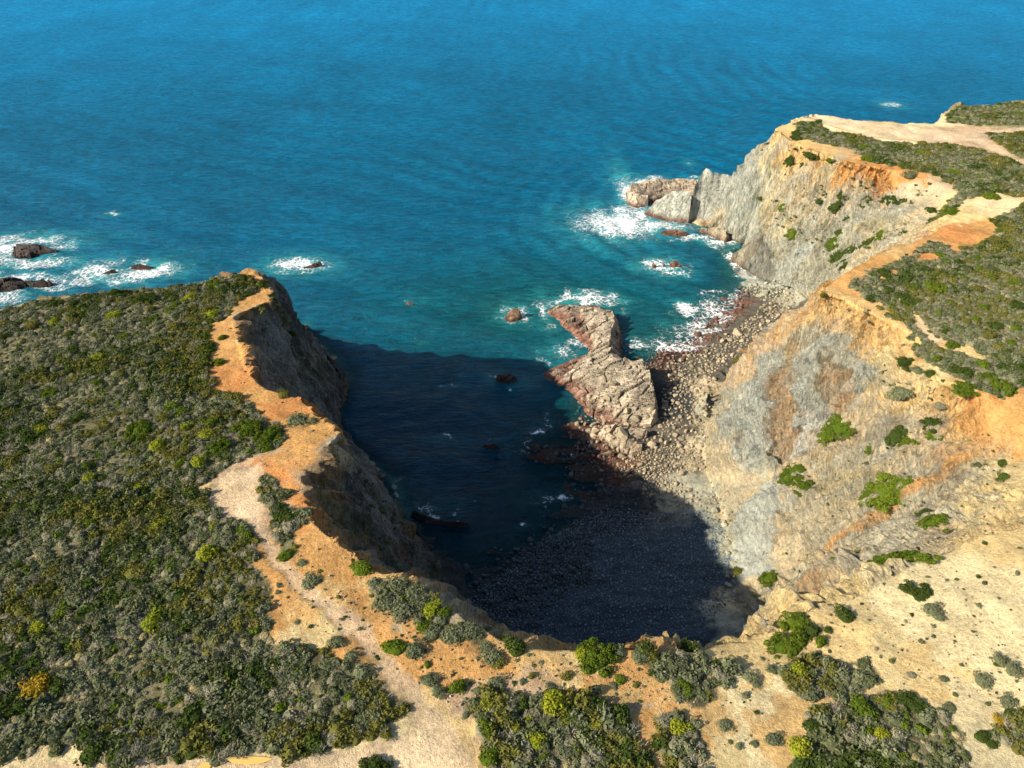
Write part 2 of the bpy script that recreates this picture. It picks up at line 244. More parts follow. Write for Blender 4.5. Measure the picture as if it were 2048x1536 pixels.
# ---------------------------------------------------------------- object helpers
def tag(o, label=None, cat=None, group=None, kind=None):
    if label: o['label'] = label
    if cat: o['category'] = cat
    if group: o['group'] = group
    if kind: o['kind'] = kind
    return o
def mesh_np(name, V, F, smooth=True):
    """V (n,3); F (m,k) with k 3 or 4"""
    me = bpy.data.meshes.new(name)
    V = np.ascontiguousarray(V, np.float32); F = np.ascontiguousarray(F, np.int32); k = F.shape[1]
    me.vertices.add(len(V)); me.vertices.foreach_set('co', V.ravel())
    me.loops.add(F.size); me.loops.foreach_set('vertex_index', F.ravel())
    me.polygons.add(len(F)); me.polygons.foreach_set('loop_start', np.arange(0, F.size, k, dtype=np.int32))
    me.polygons.foreach_set('loop_total', np.full(len(F), k, np.int32))
    me.polygons.foreach_set('use_smooth', np.full(len(F), smooth))
    me.update(calc_edges=True)
    return me
def attr_c(me, name, rgb):
    a = me.attributes.new(name, 'FLOAT_COLOR', 'POINT'); d = np.ones((len(rgb), 4), np.float32); d[:, :3] = rgb
    a.data.foreach_set('color', d.ravel())
def attr_f(me, name, v):
    a = me.attributes.new(name, 'FLOAT', 'POINT'); a.data.foreach_set('value', np.ascontiguousarray(v, np.float32))
def add(name, me, mat=None, parent=None):
    o = bpy.data.objects.new(name, me); COL.objects.link(o)
    if mat: me.materials.append(mat)
    if parent: o.parent = parent
    return o
class N:
    def __init__(s, name):
        s.m = bpy.data.materials.new(name); s.m.use_nodes = True; s.t = s.m.node_tree; s.t.nodes.clear(); s.out = s.n('OutputMaterial')
    def n(s, typ, **kw):
        x = s.t.nodes.new('ShaderNode' + typ)
        for k, v in kw.items(): setattr(x, k, v)
        return x
    def l(s, a, b): s.t.links.new(a, b)
    def set(s, inp, v):
        if isinstance(v, (int, float, tuple)): inp.default_value = v
        else: s.l(v, inp)
    def math(s, op, a, b=0.0, c=None, clamp=False):
        x = s.n('Math', operation=op); x.use_clamp = clamp
        s.set(x.inputs[0], a); s.set(x.inputs[1], b)
        if c is not None: s.set(x.inputs[2], c)
        return x.outputs[0]
    def mix(s, f, a, b, mode='MIX'):
        x = s.n('Mix', data_type='RGBA', blend_type=mode)
        s.set(x.inputs[0], f); s.set(x.inputs[6], a if not isinstance(a, tuple) else (*a[:3], 1)); s.set(x.inputs[7], b if not isinstance(b, tuple) else (*b[:3], 1))
        return x.outputs[2]
    def noise(s, vec, scale, detail=4, rough=.55, dist=0, col=False):
        x = s.n('TexNoise'); s.l(vec, x.inputs['Vector']); x.inputs['Scale'].default_value = scale; x.inputs['Detail'].default_value = detail
        x.inputs['Roughness'].default_value = rough; x.inputs['Distortion'].default_value = dist
        return x.outputs[1 if col else 0]
    def vor(s, vec, scale, feature='F1', out='Distance', rand=1.0):
        x = s.n('TexVoronoi', feature=feature); s.l(vec, x.inputs['Vector']); x.inputs['Scale'].default_value = scale; x.inputs['Randomness'].default_value = rand
        return x.outputs[out]
    def map(s, v, a, b, c=0., d=1.):
        x = s.n('MapRange'); x.interpolation_type = 'SMOOTHSTEP'; s.set(x.inputs[0], v)
        for i, q in enumerate((a, b, c, d)): x.inputs[i + 1].default_value = q
        return x.outputs[0]
    def pos(s): return s.n('NewGeometry').outputs['Position']
    def scale(s, vec, sx, sy, sz, rot=(0, 0, 0)):
        x = s.n('Mapping'); s.l(vec, x.inputs[0]); x.inputs['Scale'].default_value = (sx, sy, sz); x.inputs['Rotation'].default_value = rot
        return x.outputs[0]
    def attr(s, name, out='Color', typ='GEOMETRY'):
        x = s.n('Attribute'); x.attribute_name = name; x.attribute_type = typ; return x.outputs[out]
    def bump(s, h, strength, dist, nrm=None):
        x = s.n('Bump'); s.l(h, x.inputs['Height']); x.inputs['Strength'].default_value = strength; x.inputs['Distance'].default_value = dist
        if nrm is not None: s.l(nrm, x.inputs['Normal'])
        return x.outputs[0]
    def bsdf(s, col, rough=.9, normal=None, spec=.2, **kw):
        b = s.n('BsdfPrincipled'); s.set(b.inputs['Base Color'], col if not isinstance(col, tuple) else (*col[:3], 1)); s.set(b.inputs['Roughness'], rough)
        b.inputs['Specular IOR Level'].default_value = spec
        if normal is not None: s.l(normal, b.inputs['Normal'])
        for k, v in kw.items(): s.set(b.inputs[k.replace('_', ' ')], v)
        return b.outputs[0]
    def done(s, sh): s.l(sh, s.out.inputs[0]); return s.m

# ground material: colour attribute with grain, stones, dry tufts; 'rock' steers strata relief
def ground_mat():
    n = N('earth_and_rock'); p = n.pos(); base = n.attr('tint'); rock = n.attr('rock', 'Fac')
    big = n.noise(p, .22, 5, .6); fine = n.noise(p, 2.2, 6, .75); grain = n.noise(p, 7, 4, .75)
    st = n.noise(n.scale(p, 1.0, .42, .20, (R(20), R(28), R(25))), 3.0, 8, .78, .35)      # slanting beds, drawn out downslope
    st2 = n.noise(n.scale(p, 1.5, .22, .22, (R(-30), R(15), R(60))), 1.5, 8, .75, .5)
    st3 = n.noise(n.scale(p, .35, .35, .10), .8, 6, .7, .6)
    v = n.math('MULTIPLY_ADD', big, .55, n.math('MULTIPLY', fine, .9)); v = n.math('MULTIPLY_ADD', grain, .55, v)
    v = n.map(v, .72, 1.28, .58, 1.34)
    col = n.mix(1.0, base, v, 'MULTIPLY')
    strat = n.map(n.math('MULTIPLY_ADD', st, .5, n.math('MULTIPLY', st2, .5)), .40, .60, .60, 1.36)
    col = n.mix(rock, col, n.mix(1.0, col, strat, 'MULTIPLY'))
    warm = n.map(st2, .53, .62); cool = n.map(st3, .54, .64)
    col = n.mix(n.math('MULTIPLY', warm, n.math('MULTIPLY', rock, .5)), col, n.mix(1.0, col, (1.32, .95, .62), 'MULTIPLY'))
    col = n.mix(n.math('MULTIPLY', cool, n.math('MULTIPLY', rock, .55)), col, n.mix(.6, col, (.42, .42, .37)))
    soil = n.math('SUBTRACT', 1.0, n.math('MAXIMUM', rock, n.attr('path', 'Fac')))
    pt = n.map(n.noise(p, .7, 6, .7, .4), .50, .60)
    col = n.mix(n.math('MULTIPLY', pt, n.math('MULTIPLY', soil, .35)), col, n.mix(1.0, col, (.80, .72, .62), 'MULTIPLY'))
    stn = n.vor(p, 1.7, 'F1', 'Distance'); dark = n.math('MULTIPLY', n.map(stn, .1, .2, 1, 0), n.map(n.noise(p, .33, 3, .6), .47, .6))
    col = n.mix(n.math('MULTIPLY', dark, .5), col, (.10, .10, .05))
    lit = n.math('MULTIPLY', n.map(n.vor(p, 2.6), .08, .16, 1, 0), n.map(n.noise(n.scale(p, 1, 1, 1, (1, 0, 0)), .3, 3, .6), .5, .62))
    col = n.mix(n.math('MULTIPLY', lit, .4), col, (.6, .52, .38))
    h = n.math('MULTIPLY_ADD', n.math('MULTIPLY', st, rock), 1.2, n.math('MULTIPLY', fine, .4)); h = n.math('MULTIPLY_ADD', n.math('MULTIPLY', st2, rock), 1.1, h)
    h = n.math('MULTIPLY_ADD', grain, .14, h)
    nr = n.bump(h, 1.0, .8)
    return n.done(n.bsdf(col, .95, nr, .08))
MAT_GROUND = ground_mat()

# ---------------------------------------------------------------- terrain
def axis(a, b, f):
    r = [a]
    while r[-1] < b: r.append(r[-1] + f(r[-1]))
    r[-1] = b; return np.array(r)
xs = axis(X0, X1, lambda x: .36 if -62 < x < 112 else .7)
ys = axis(Y0, Y1, lambda y: .35 if 40 < y < 150 else (.45 if 20 < y < 232 else .7))
GX, GY = np.meshgrid(xs, ys); x = GX.ravel(); y = GY.ravel()
nX, nY = len(xs), len(ys)
z = bil(HZ, x, y)
def normals(V):
    G = V.reshape(nY, nX, 3); dx = np.gradient(G, axis=1); dy = np.gradient(G, axis=0); n = np.cross(dx, dy); return (n / np.linalg.norm(n, axis=2)[:, :, None]).reshape(-1, 3)
V = np.stack([x, y, z], 1); nn = normals(V)
slope = 1 - nn[:, 2]
sl3 = slope.reshape(nY, nX); sm = sl3.copy()
for _ in range(6):
    E = np.pad(sm, 1, mode='edge'); sm = (E[:-2, 1:-1] + E[2:, 1:-1] + E[1:-1, :-2] + E[1:-1, 2:] + 4 * sm) / 8
rock = sst(.10, .30, sm.ravel()) * sst(-6, 1, z)
# gully pattern warped so that it runs down the faces
gx, gy, gz = x + 1.5 * vnoise(x / 5, y / 5, z / 9, 3), y + 1.5 * vnoise(x / 5, y / 5, z / 9, 4), z * .28
disp = rock * (2.2 * fbm(gx / 9, gy / 9, gz / 9, 3, 11) + 1.7 * (ridged(gx / 5.2, gy / 5.2, gz / 5.2, 4, 21) - .45))
a1 = (x * .82 + y * .35 + z * .5) / 1.3 + .9 * vnoise(x / 6, y / 6, z / 6, 8)
disp += rock * (.30 * (1 - np.abs(((a1 % 1) - .5) * 2)) + .4 * fbm(x / 1.3, y / 1.3, z / 1.8, 3, 61))
b1x, b1y, b1z = (x * .88 + y * .30 + z * .35) / 2.6, (-x * .35 + y * .85 + z * .15) / 1.5, (z * .9 - x * .3) / 3.4
wv = .35 * vnoise(x / 2.5, y / 2.5, z / 2.5, 62)
blk1 = _h(np.floor(b1x + wv), np.floor(b1y + wv), np.floor(b1z + wv), 63) - .5
blk2 = _h(np.floor(b1x * 2.6 + wv), np.floor(b1y * 2.2 - wv), np.floor(b1z * 2.4 + wv), 64) - .5
disp += rock * (.95 * blk1 + .38 * blk2) * (.45 + .55 * sst(-.4, .3, fbm(x / 11, y / 11, z / 11, 2, 65)))
crv = ridged(gx / 6.5 + 3, gy / 6.5, gz / 9, 3, 68)
disp -= rock * 1.0 * sst(.60, .80, crv)
rib = (x > 30) * rock * sst(78, 92, y) * sst(160, 145, y)     # long ribs running down the eastern slope
disp += rib * 1.9 * (ridged((y + .25 * x) / 7.5 + .5 * vnoise(x / 9, y / 9, None, 66), (x - .25 * y) / 42, None, 3, 67) - .45)
V += nn * disp[:, None] * np.array([1, 1, .7])
edge = np.exp(-((z - bil(HZ, x, y).clip(37, 45) - 0) / 3.0) ** 2) * rock * sst(30, 36, z)
V[:, 0] += edge * .55 * fbm(x / 1.5, y / 1.5, None, 3, 71); V[:, 1] += edge * .55 * fbm(x / 1.5, y / 1.5, None, 3, 72)
flat = (1 - rock) * (z > 5)
V[:, 2] += flat * (.35 * fbm(x / 9, y / 9, None, 3, 81) + .10 * fbm(x / 1.6, y / 1.6, None, 3, 82))
low = (1 - rock) * sst(5.5, 4, z)
V[:, 2] += low * (.42 * fbm(x / 4, y / 1.6, None, 4, 91) + .12 * fbm(x / .9, y / .9, None, 2, 92)) * sst(-8, 0, z)
# a broken, stepped shore platform across the cove mouth in the shade
pw = hits([(930, 880), (1000, 870), (1100, 860), (1180, 880), (1250, 930), (1320, 985), (1400, 1000), (1380, 1030), (1200, 1010), (1100, 950), (960, 915)])
xw, yw = x + 1.5 * vnoise(x / 5, y / 5, None, 101), y + 1.2 * vnoise(x / 5, y / 5, None, 102)
pm = inside(xw, yw, pw)
V[:, 2] += pm * low * (.9 * (ridged(x / 9, y / 1.5, None, 3, 103) - .35))
tint = paint(x, y, z)
STROKES = [
 ([(1530, 672), (1505, 730), (1462, 780), (1448, 850), (1462, 905), (1490, 925), (1522, 880), (1528, 830), (1522, 770), (1536, 715), (1548, 680)], 'cool', .85),
 ([(1552, 685), (1536, 740), (1525, 800), (1530, 860), (1550, 925), (1572, 930), (1600, 885), (1598, 820), (1572, 775), (1580, 735), (1572, 700)], 'brn', .9),
 ([(1600, 690), (1640, 668), (1675, 680), (1640, 730), (1620, 780), (1612, 850), (1590, 860), (1585, 800), (1596, 740)], 'cool', .75),
 ([(1650, 720), (1700, 735), (1720, 770), (1690, 800), (1650, 800), (1630, 770)], 'brn', .6), ([(1700, 735), (1735, 725), (1740, 770), (1715, 790), (1695, 770)], 'cool', .6),
 ([(1552, 958), (1515, 985), (1472, 1025), (1466, 1125), (1530, 1128), (1555, 1070), (1560, 1010)], 'cool', .95),
 ([(1588, 868), (1612, 862), (1606, 900), (1588, 918), (1580, 900)], 'wht', .9), ([(1490, 1215), (1530, 1205), (1560, 1230), (1530, 1262), (1495, 1258)], 'cool', .8),
 ([(1645, 598), (1600, 628), (1540, 672), (1490, 708), (1500, 722), (1550, 686), (1600, 645)], 'or1', .6), ([(1490, 710), (1430, 762), (1440, 776), (1500, 735)], 'pink', .6),
 ([(2010, 850), (1950, 915), (1880, 962), (1800, 1008), (1780, 1035), (1720, 1078), (1640, 1118), (1636, 1108), (1712, 1062), (1788, 1002), (1850, 955), (1920, 905), (1980, 850)], 'or1', .85),
 ([(1420, 780), (1405, 830), (1412, 900), (1420, 950), (1440, 960), (1432, 880), (1436, 820)], 'bei', .8),
 ([(1600, 960), (1700, 1010), (1720, 1060), (1640, 1100), (1570, 1110), (1575, 1020)], 'gry', .4), ([(1620, 930), (1760, 900), (1860, 900), (1840, 950), (1700, 930)], 'gry', .35),
 ([(1490, 300), (1520, 300), (1500, 380), (1520, 450), (1490, 480), (1460, 440), (1460, 360)], 'cool', .7), ([(1540, 540), (1620, 560), (1600, 590), (1550, 570)], 'cool', .6),
 ([(1700, 320), (1760, 330), (1830, 345), (1800, 370), (1760, 390), (1730, 370)], 'or1', .7), ([(1480, 500), (1530, 480), (1560, 540), (1530, 570), (1490, 545)], 'drk', .7)]
ec = rock * (x > 10) * sst(37, 31, z + 2 * fbm(x / 5, y / 5, None, 2, 128)) * sst(-.15, .35, fbm(x / 6, y / 3, z / 12, 4, 129)) * .6
tint = tint * (1 - ec[:, None]) + ec[:, None] * (np.array([.38, .385, .315]) * (1 + .35 * fbm(x / 2, y / 2, z / 7, 3, 130))[:, None])
for pl_, c_, st_ in STROKES:
    pw_ = hits(pl_); jx_ = x + 1.1 * fbm(x / 2.2, y / 2.2, z / 5, 4, 151); jy_ = y + 1.1 * fbm(x / 2.2, y / 2.2, z / 5, 4, 152)
    m0_ = inside(jx_, jy_, pw_) * rock
    V -= nn * (m0_ * {'brn': 1.3, 'cool': -.5, 'or1': -.3}.get(c_, 0.))[:, None]
    m_ = inside(jx_, jy_, pw_) * st_ * (.8 + .3 * fbm(x / 2, y / 2, z / 6, 3, 153)); tint = tint * (1 - m_[:, None]) + m_[:, None] * np.array(C[c_])
# the western cliff is tinted a dark cool grey under a rusty soil cap
lc = rock * (x < -2) * sst(40.5, 37.5, z + 1.5 * fbm(x / 4, y / 4, None, 2, 125)) * (z > 1)
mixv = sst(-.3, .5, fbm(x / 5, y / 5, z / 14, 4, 126))[:, None]; rust = (sst(.25, .6, fbm(x / 3, y / 3, z / 20, 3, 127)) * (y < 92) * .7)[:, None]
lcol = np.array([.085, .105, .112]) * (1 - mixv) + np.array([.22, .24, .235]) * mixv; lcol = lcol * (1 - rust) + np.array([.34, .19, .10]) * rust
tint = tint * (1 - .85 * lc[:, None]) + .85 * lc[:, None] * lcol
vegm = np.zeros(len(x)); pathm = np.zeros(len(x))
jx, jy = x + 1.1 * fbm(x / 2.5, y / 2.5, None, 3, 111), y + 1.1 * fbm(x / 2.5, y / 2.5, None, 3, 112)
for q in VEGW: vegm = np.maximum(vegm, inside(jx, jy, q))
for q in CUTW: vegm *= 1 - inside(x + .3 * fbm(x / 1.5, y / 1.5, None, 2, 116), y, q)
vegm *= (z > 30)
for q in PATHW: pathm = np.maximum(pathm, inside(x + .5 * fbm(x / 2, y / 2, None, 3, 113), y + .3 * fbm(x / 2, y / 2, None, 3, 114), q))
pathm *= (z > 30) * (1 - vegm)
pe = pathm.reshape(nY, nX).copy()
for _ in range(5):
    E = np.pad(pe, 1, mode='edge'); pe = (E[:-2, 1:-1] + E[2:, 1:-1] + E[1:-1, :-2] + E[1:-1, 2:] + 2 * pe) / 6
pe = (4 * pe * (1 - pe)).ravel() * (1 - vegm)          # worn, darker shoulders of the track
V[:, 2] -= .12 * pathm
crk = rock * sst(.62, .9, crv) * .35; tint = tint * (1 - crk[:, None]) + crk[:, None] * np.array([.12, .10, .07])  # crevices also darkened in the tint, painting in their shade
tint = tint * (1 - vegm[:, None]) + vegm[:, None] * np.array([.17, .155, .085]) * (1 + .45 * fbm(x / 3, y / 3, None, 3, 121))[:, None]
tint = tint * (1 - .75 * pathm[:, None]) + .75 * pathm[:, None] * np.array([.66, .50, .33]) * (1 + .08 * fbm(x / 4, y / 4, None, 3, 115))[:, None]
tint = tint * (1 - .30 * pe * (.6 + .4 * fbm(x / 2, y / 2, None, 2, 117)))[:, None]
# grassy stains on the ledges of the shaded western cliff
gst = sst(.15, .5, fbm(x / 6, y / 6, z / 9, 4, 131)) * rock * (x < 5) * (z > 8) * .55
tint = tint * (1 - gst[:, None]) + gst[:, None] * np.array([.075, .095, .04])
gst = sst(.3, .6, fbm(x / 3, y / 3, z / 3, 4, 133)) * rock * (x > 60) * (y > 125) * (z > 8) * .4
tint = tint * (1 - gst[:, None]) + gst[:, None] * np.array([.16, .17, .07])
# tide-wet foot of the cliffs
wetm = sst(1.6, .3, V[:, 2]) * rock * .75
tint = tint * (1 - wetm[:, None]) + wetm[:, None] * np.array([.13, .06, .045])
sub = sst(.1, -1.2, V[:, 2]); tint = tint * (1 - .6 * sub[:, None]) + .6 * sub[:, None] * np.array([.10, .12, .09])
idx = np.arange(nX * nY).reshape(nY, nX)
F = np.stack([idx[:-1, :-1], idx[:-1, 1:], idx[1:, 1:], idx[1:, :-1]], -1).reshape(-1, 4)
nn2 = normals(V)
fz = V[F, 2].mean(1); fr = rock[F].mean(1); fv = vegm[F].mean(1); fp = pathm[F].mean(1)
keep = fz > -9.5
cls = np.where(fr > .5, 2, np.where(fz < 6.5, 3, np.where(fp > .5, 4, np.where(fv > .5, 0, 1))))
side = (V[F, 0].mean(1) > 10) | (V[F, 1].mean(1) > 190)
for nm, sel in (('scrubland_ground', cls == 0), ('bare_soil_ground', cls == 1), ('dirt_path', cls == 4), ('beach_and_seabed', cls == 3), ('cliff', (cls == 2) & ~side), ('cliff', (cls == 2) & side)):
    f = F[sel & keep]; u, inv = np.unique(f, return_inverse=True); f = inv.reshape(f.shape)
    me = mesh_np(nm, V[u], f); attr_c(me, 'tint', np.clip(tint[u], 0, 1)); attr_f(me, 'rock', rock[u]); attr_f(me, 'veg', vegm[u])
    if nm == 'cliff': me.polygons.foreach_set('use_smooth', np.zeros(len(f), bool))
    else: me.normals_split_custom_set_from_vertices(nn2[u].astype(np.float32))
    attr_f(me, 'path', pathm[u])
    tag(add(nm, me, MAT_GROUND), kind='structure')
# final surface heights for things that stand on it
VZ = V[:, 2].reshape(nY, nX)
def ground(px, py):
    i = min(max(int(np.searchsorted(xs, px)) - 1, 0), nX - 2); j = min(max(int(np.searchsorted(ys, py)) - 1, 0), nY - 2)
    fx = (px - xs[i]) / (xs[i + 1] - xs[i]); fy = (py - ys[j]) / (ys[j + 1] - ys[j])
    return float((VZ[j, i] * (1 - fx) + VZ[j, i + 1] * fx) * (1 - fy) + (VZ[j + 1, i] * (1 - fx) + VZ[j + 1, i + 1] * fx) * fy)

# ---------------------------------------------------------------- sea
DEEP, MID, TEAL = np.array([.0, .185, .39]), np.array([.0, .092, .175]), np.array([.0, .084, .105])
def blob(x, y, cx, cy, rx, ry, e=1.0):
    """soft ellipse measured on the sea in photo pixels"""
    c = P(cx, cy); rxw = abs(P(cx + rx, cy)[0] - c[0]); ryw = abs(P(cx, cy - ry)[1] - c[1])
    return np.exp(-(((x - c[0]) / rxw) ** 2 + ((y - c[1]) / ryw) ** 2) * e)
FOAM = [  # name of the patch, list of ellipses (px), strength
 ('white surf wrapped round the dark rocks off the left headland', [(60, 480, 90, 12, .9), (10, 500, 45, 22, .9), (60, 525, 110, 12, .85), (135, 490, 28, 14, .7), (30, 555, 140, 14, .8), (10, 595, 60, 18, .75), (110, 570, 60, 10, .65), (200, 545, 70, 14, .95), (300, 540, 60, 17, 1.0), (215, 525, 40, 12, .6), (250, 560, 60, 12, .7), (160, 560, 40, 10, .8)]),
 ('oval of white foam breaking just off the left headland tip', [(595, 532, 58, 14, .98), (628, 520, 22, 12, .5), (570, 545, 30, 10, .5)]),
 ('white surf sheet off the point of the right headland', [(1235, 448, 82, 27, 1.08), (1320, 452, 70, 13, .85), (1255, 385, 20, 38, .95), (1290, 362, 50, 8, .9), (1270, 425, 50, 14, 1.0), (1210, 435, 50, 15, .9), (1390, 478, 60, 7, .8), (1400, 356, 40, 4, .6)]),
 ('foam along the foot of the right headland cliff', [(1455, 487, 38, 9, 1.2), (1462, 520, 16, 20, 1.1), (1485, 545, 26, 8, 1.0), (1440, 500, 22, 7, .5)]),
 ('foam ring round the red rocks in the right inlet', [(1325, 530, 46, 16, .85), (1345, 547, 40, 8, .8), (1310, 522, 26, 12, .5)]),
 ('small foam ring round the squat rock in the bay', [(1028, 628, 34, 18, .8)]),
 ('surf breaking behind the rock outcrop in the cove', [(1155, 600, 70, 10, 1.0), (1090, 620, 14, 22, 1.0), (1220, 600, 30, 12, .8), (1245, 620, 10, 14, .5), (1100, 655, 20, 8, .4), (1165, 590, 50, 8, .6)]),
 ('broken foam in the notch of the rock outcrop', [(1150, 690, 34, 12, .7), (1130, 705, 40, 14, .65), (1110, 700, 24, 18, .45), (1165, 680, 24, 8, .8), (1085, 722, 16, 5, .5)]),
 ('white wash between the red boulders of the right inlet', [(1372, 618, 26, 13, 1.05), (1390, 660, 60, 22, .85), (1350, 690, 70, 20, .9), (1290, 695, 34, 14, .8), (1380, 708, 36, 14, .85), (1432, 632, 50, 30, .8), (1470, 600, 40, 18, .68), (1430, 585, 26, 8, .5), (1340, 715, 40, 10, .7), (1270, 680, 20, 14, .5)]),
 ('thin foam strands in the shaded part of the cove', [(1076, 862, 16, 6, 1.0), (1100, 848, 12, 16, .5), (1050, 878, 12, 5, .5), (1020, 890, 60, 12, .22), (1135, 920, 18, 6, .5), (1148, 890, 10, 6, .3)]),
 ('small breaking foam crest in the shaded cove', [(1130, 987, 16, 8, 1.0), (1100, 995, 26, 10, .5), (1105, 1015, 10, 5, .5), (1060, 1000, 30, 10, .25)]),
 ('foam caught by the shaded rocks below the left cliff', [(865, 1022, 16, 8, 1.0), (850, 1010, 30, 12, .45), (910, 1030, 20, 8, .4), (1045, 1055, 12, 3, .8), (935, 1005, 40, 8, .25), (800, 970, 24, 10, .3)]),
 ('foam rings over the sunken rock in the shaded cove', [(890, 880, 22, 8, .42), (905, 772, 16, 5, .5), (985, 755, 16, 8, .4), (1030, 770, 14, 5, .6)]),
 ('small whitecap far out on the sea', [(229, 430, 13, 3, .9), (222, 424, 12, 4, .3)]),
 ('pale slick of foam off the far headland', [(1780, 210, 20, 5, .8), (1378, 326, 10, 8, .4)]),
 ('thin foam at the tips of two awash rocks in the bay', [(825, 603, 22, 8, .28), (835, 685, 12, 4, .35), (608, 657, 10, 12, .5), (640, 690, 8, 12, .3)])]
def sea_axis():
    yy = [-700, -500, -350, -250, -180, -120, -80, -50, -30]
    while yy[-1] < 9000: yy.append(yy[-1] + (1.0 if 40 < yy[-1] < 300 else max(1.0, abs(yy[-1] - (300 if yy[-1] > 170 else 40)) * .04 + 1.0)))
    return np.array(yy, float)
def xsea():
    r = [0.]
    while r[-1] < 9000: r.append(r[-1] + (1.0 if r[-1] < 190 else (r[-1] - 190) * .05 + 1.0))
    r = np.array(r); return np.concatenate([-r[:0:-1], r])
sx, sy = xsea(), sea_axis(); SX, SY = np.meshgrid(sx, sy); sX, sY = SX.ravel(), SY.ravel()
inn = (sX > X0) & (sX < X1) & (sY > Y0) & (sY < Y1)
dep = np.where(inn, -bil(HZ, sX, sY), 12); dep = np.where(dep > 9, 12, dep)
amp = sst(0, 3, dep)
# swell: long low crests coming in from the north-west, curved round the right headland
cc = P(1500, 430); rr = np.hypot((sX - cc[0]), (sY - cc[1]) * 1.0)
ring = np.exp(-((rr - 55) / 40) ** 2) * np.sin(rr / 9 * 2 * np.pi + 1.5 * vnoise(sX / 40, sY / 40, None, 5)) * .24 * (sX < cc[0] + 5)
cf = P(1850, 150); rf = np.hypot(sX - cf[0], sY - cf[1]); ring2 = np.exp(-((rf - 140) / 90) ** 2) * np.sin(rf / 14 * 2 * np.pi + 2.5 * vnoise(sX / 50, sY / 50, None, 15)) * .25
ph = (sX * .45 + sY * .9) / 17 + 1.2 * vnoise(sX / 60, sY / 60, None, 6)
ph2 = (sX * -.5 + sY * .86) / 8.5 + 1.5 * vnoise(sX / 30, sY / 30, None, 7)
sz = amp * (.27 * np.sin(ph * 2 * np.pi) + ring + ring2 + .07 * np.sin(ph2 * 2 * np.pi) + .10 * fbm(sX / 5, sY / 5, None, 2, 8)) * np.exp(-np.hypot(sX, sY) / 3000)
k1 = sst(180, 820, sY + .15 * np.abs(sX)); k2 = sst(-12, -4, -dep)
col = MID * (1 - k1[:, None]) + DEEP * k1[:, None]
near = np.clip(sst(260, 120, sY) + .0, 0, 1) * sst(-70, -20, sX)
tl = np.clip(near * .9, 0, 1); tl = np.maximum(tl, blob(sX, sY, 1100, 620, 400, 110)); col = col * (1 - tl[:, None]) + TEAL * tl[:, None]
dk = np.clip(1.25 * blob(sX, sY, 860, 930, 300, 200), 0, 1) * sst(-4, 12, 172 - sY); col = col * (1 - dk[:, None]) + np.array([.0, .042, .075]) * dk[:, None]  # darker navy paints in the cove's shade, and its dark rocky bed
aer = np.zeros(len(sX))
for _, els in FOAM:
    for (cx, cy, rx, ry, s) in els: aer = np.maximum(aer, np.clip(s, 0, 1) * .75 * blob(sX, sY, cx, cy, rx * 1.25, ry * 1.4, .8) * (.6 if cy > 740 else 1))
aer = aer * (.75 + .35 * fbm(sX / 4, sY / 4, None, 3, 9)); aer = np.clip(aer, 0, 1)
col = col * (1 - aer[:, None]) + np.array([.04, .36, .36]) * aer[:, None]
sl_ = sX * .35 + sY * .94; sc_2 = sX * .94 - sY * .35
col *= (1 + .08 * fbm(sc_2 / 140, sl_ / 26, None, 4, 14) * sst(120, 260, sY))[:, None]
col *= (1 + .10 * fbm(sX / 35, sY / 60, None, 3, 10) + .05 * fbm(sX / 9, sY / 9, None, 2, 12))[:, None]
nx_, ny_ = len(sx), len(sy); ix = np.arange(nx_ * ny_).reshape(ny_, nx_)
F = np.stack([ix[:-1, :-1], ix[:-1, 1:], ix[1:, 1:], ix[1:, :-1]], -1).reshape(-1, 4)
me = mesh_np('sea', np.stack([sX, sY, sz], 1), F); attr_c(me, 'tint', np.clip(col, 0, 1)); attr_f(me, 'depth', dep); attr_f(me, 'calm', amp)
def sea_mat():
    n = N('sea_water'); p = n.pos(); base = n.attr('tint'); dep = n.attr('depth', 'Fac')
    w1 = n.noise(n.scale(p, .55, 1.6, 1, (0, 0, R(-14))), .42, 7, .72, .5)
    w2 = n.noise(n.scale(p, .5, 1.3, 1, (0, 0, R(18))), .16, 4, .6, .5)
    w3 = n.noise(n.scale(p, .8, 1.4, 1, (0, 0, R(-25))), 2.1, 3, .6, .3)
    w4 = n.noise(n.scale(p, .4, 1.2, 1, (0, 0, R(-5))), .03, 4, .6, .4)
    h = n.math('MULTIPLY_ADD', w1, 1.2, n.math('MULTIPLY', w2, 1.0)); h = n.math('MULTIPLY_ADD', w3, .3, h); h = n.math('MULTIPLY_ADD', w4, 2.0, h)
    nr = n.bump(h, .8, 1.0)
    c = n.mix(1.0, base, n.map(n.math('MULTIPLY_ADD', w1, .6, n.math('MULTIPLY_ADD', w3, .25, n.math('MULTIPLY', w2, .15))), .40, .62, .62, 1.42), 'MULTIPLY')
    df = n.n('BsdfDiffuse'); n.l(c, df.inputs[0]); n.l(nr, df.inputs['Normal'])
    gl = n.n('BsdfGlossy'); gl.inputs['Roughness'].default_value = .28; n.l(nr, gl.inputs['Normal'])
    fr = n.n('Fresnel'); fr.inputs[0].default_value = 1.33; n.l(nr, fr.inputs['Normal'])
    mx = n.n('MixShader'); n.l(n.math('MINIMUM', n.math('MULTIPLY', fr.outputs[0], .4), .10), mx.inputs[0]); n.l(df.outputs[0], mx.inputs[1]); n.l(gl.outputs[0], mx.inputs[2]); s = mx.outputs[0]
    tr = n.n('BsdfTransparent'); tr.inputs[0].default_value = (.42, .74, .80, 1)
    a = n.map(dep, -.3, 3.2, .25, 1.0)
    m = n.n('MixShader'); n.l(a, m.inputs[0]); n.l(tr.outputs[0], m.inputs[1]); n.l(s, m.inputs[2])
    return n.done(m.outputs[0])
tag(add('sea', me, sea_mat()), kind='structure')
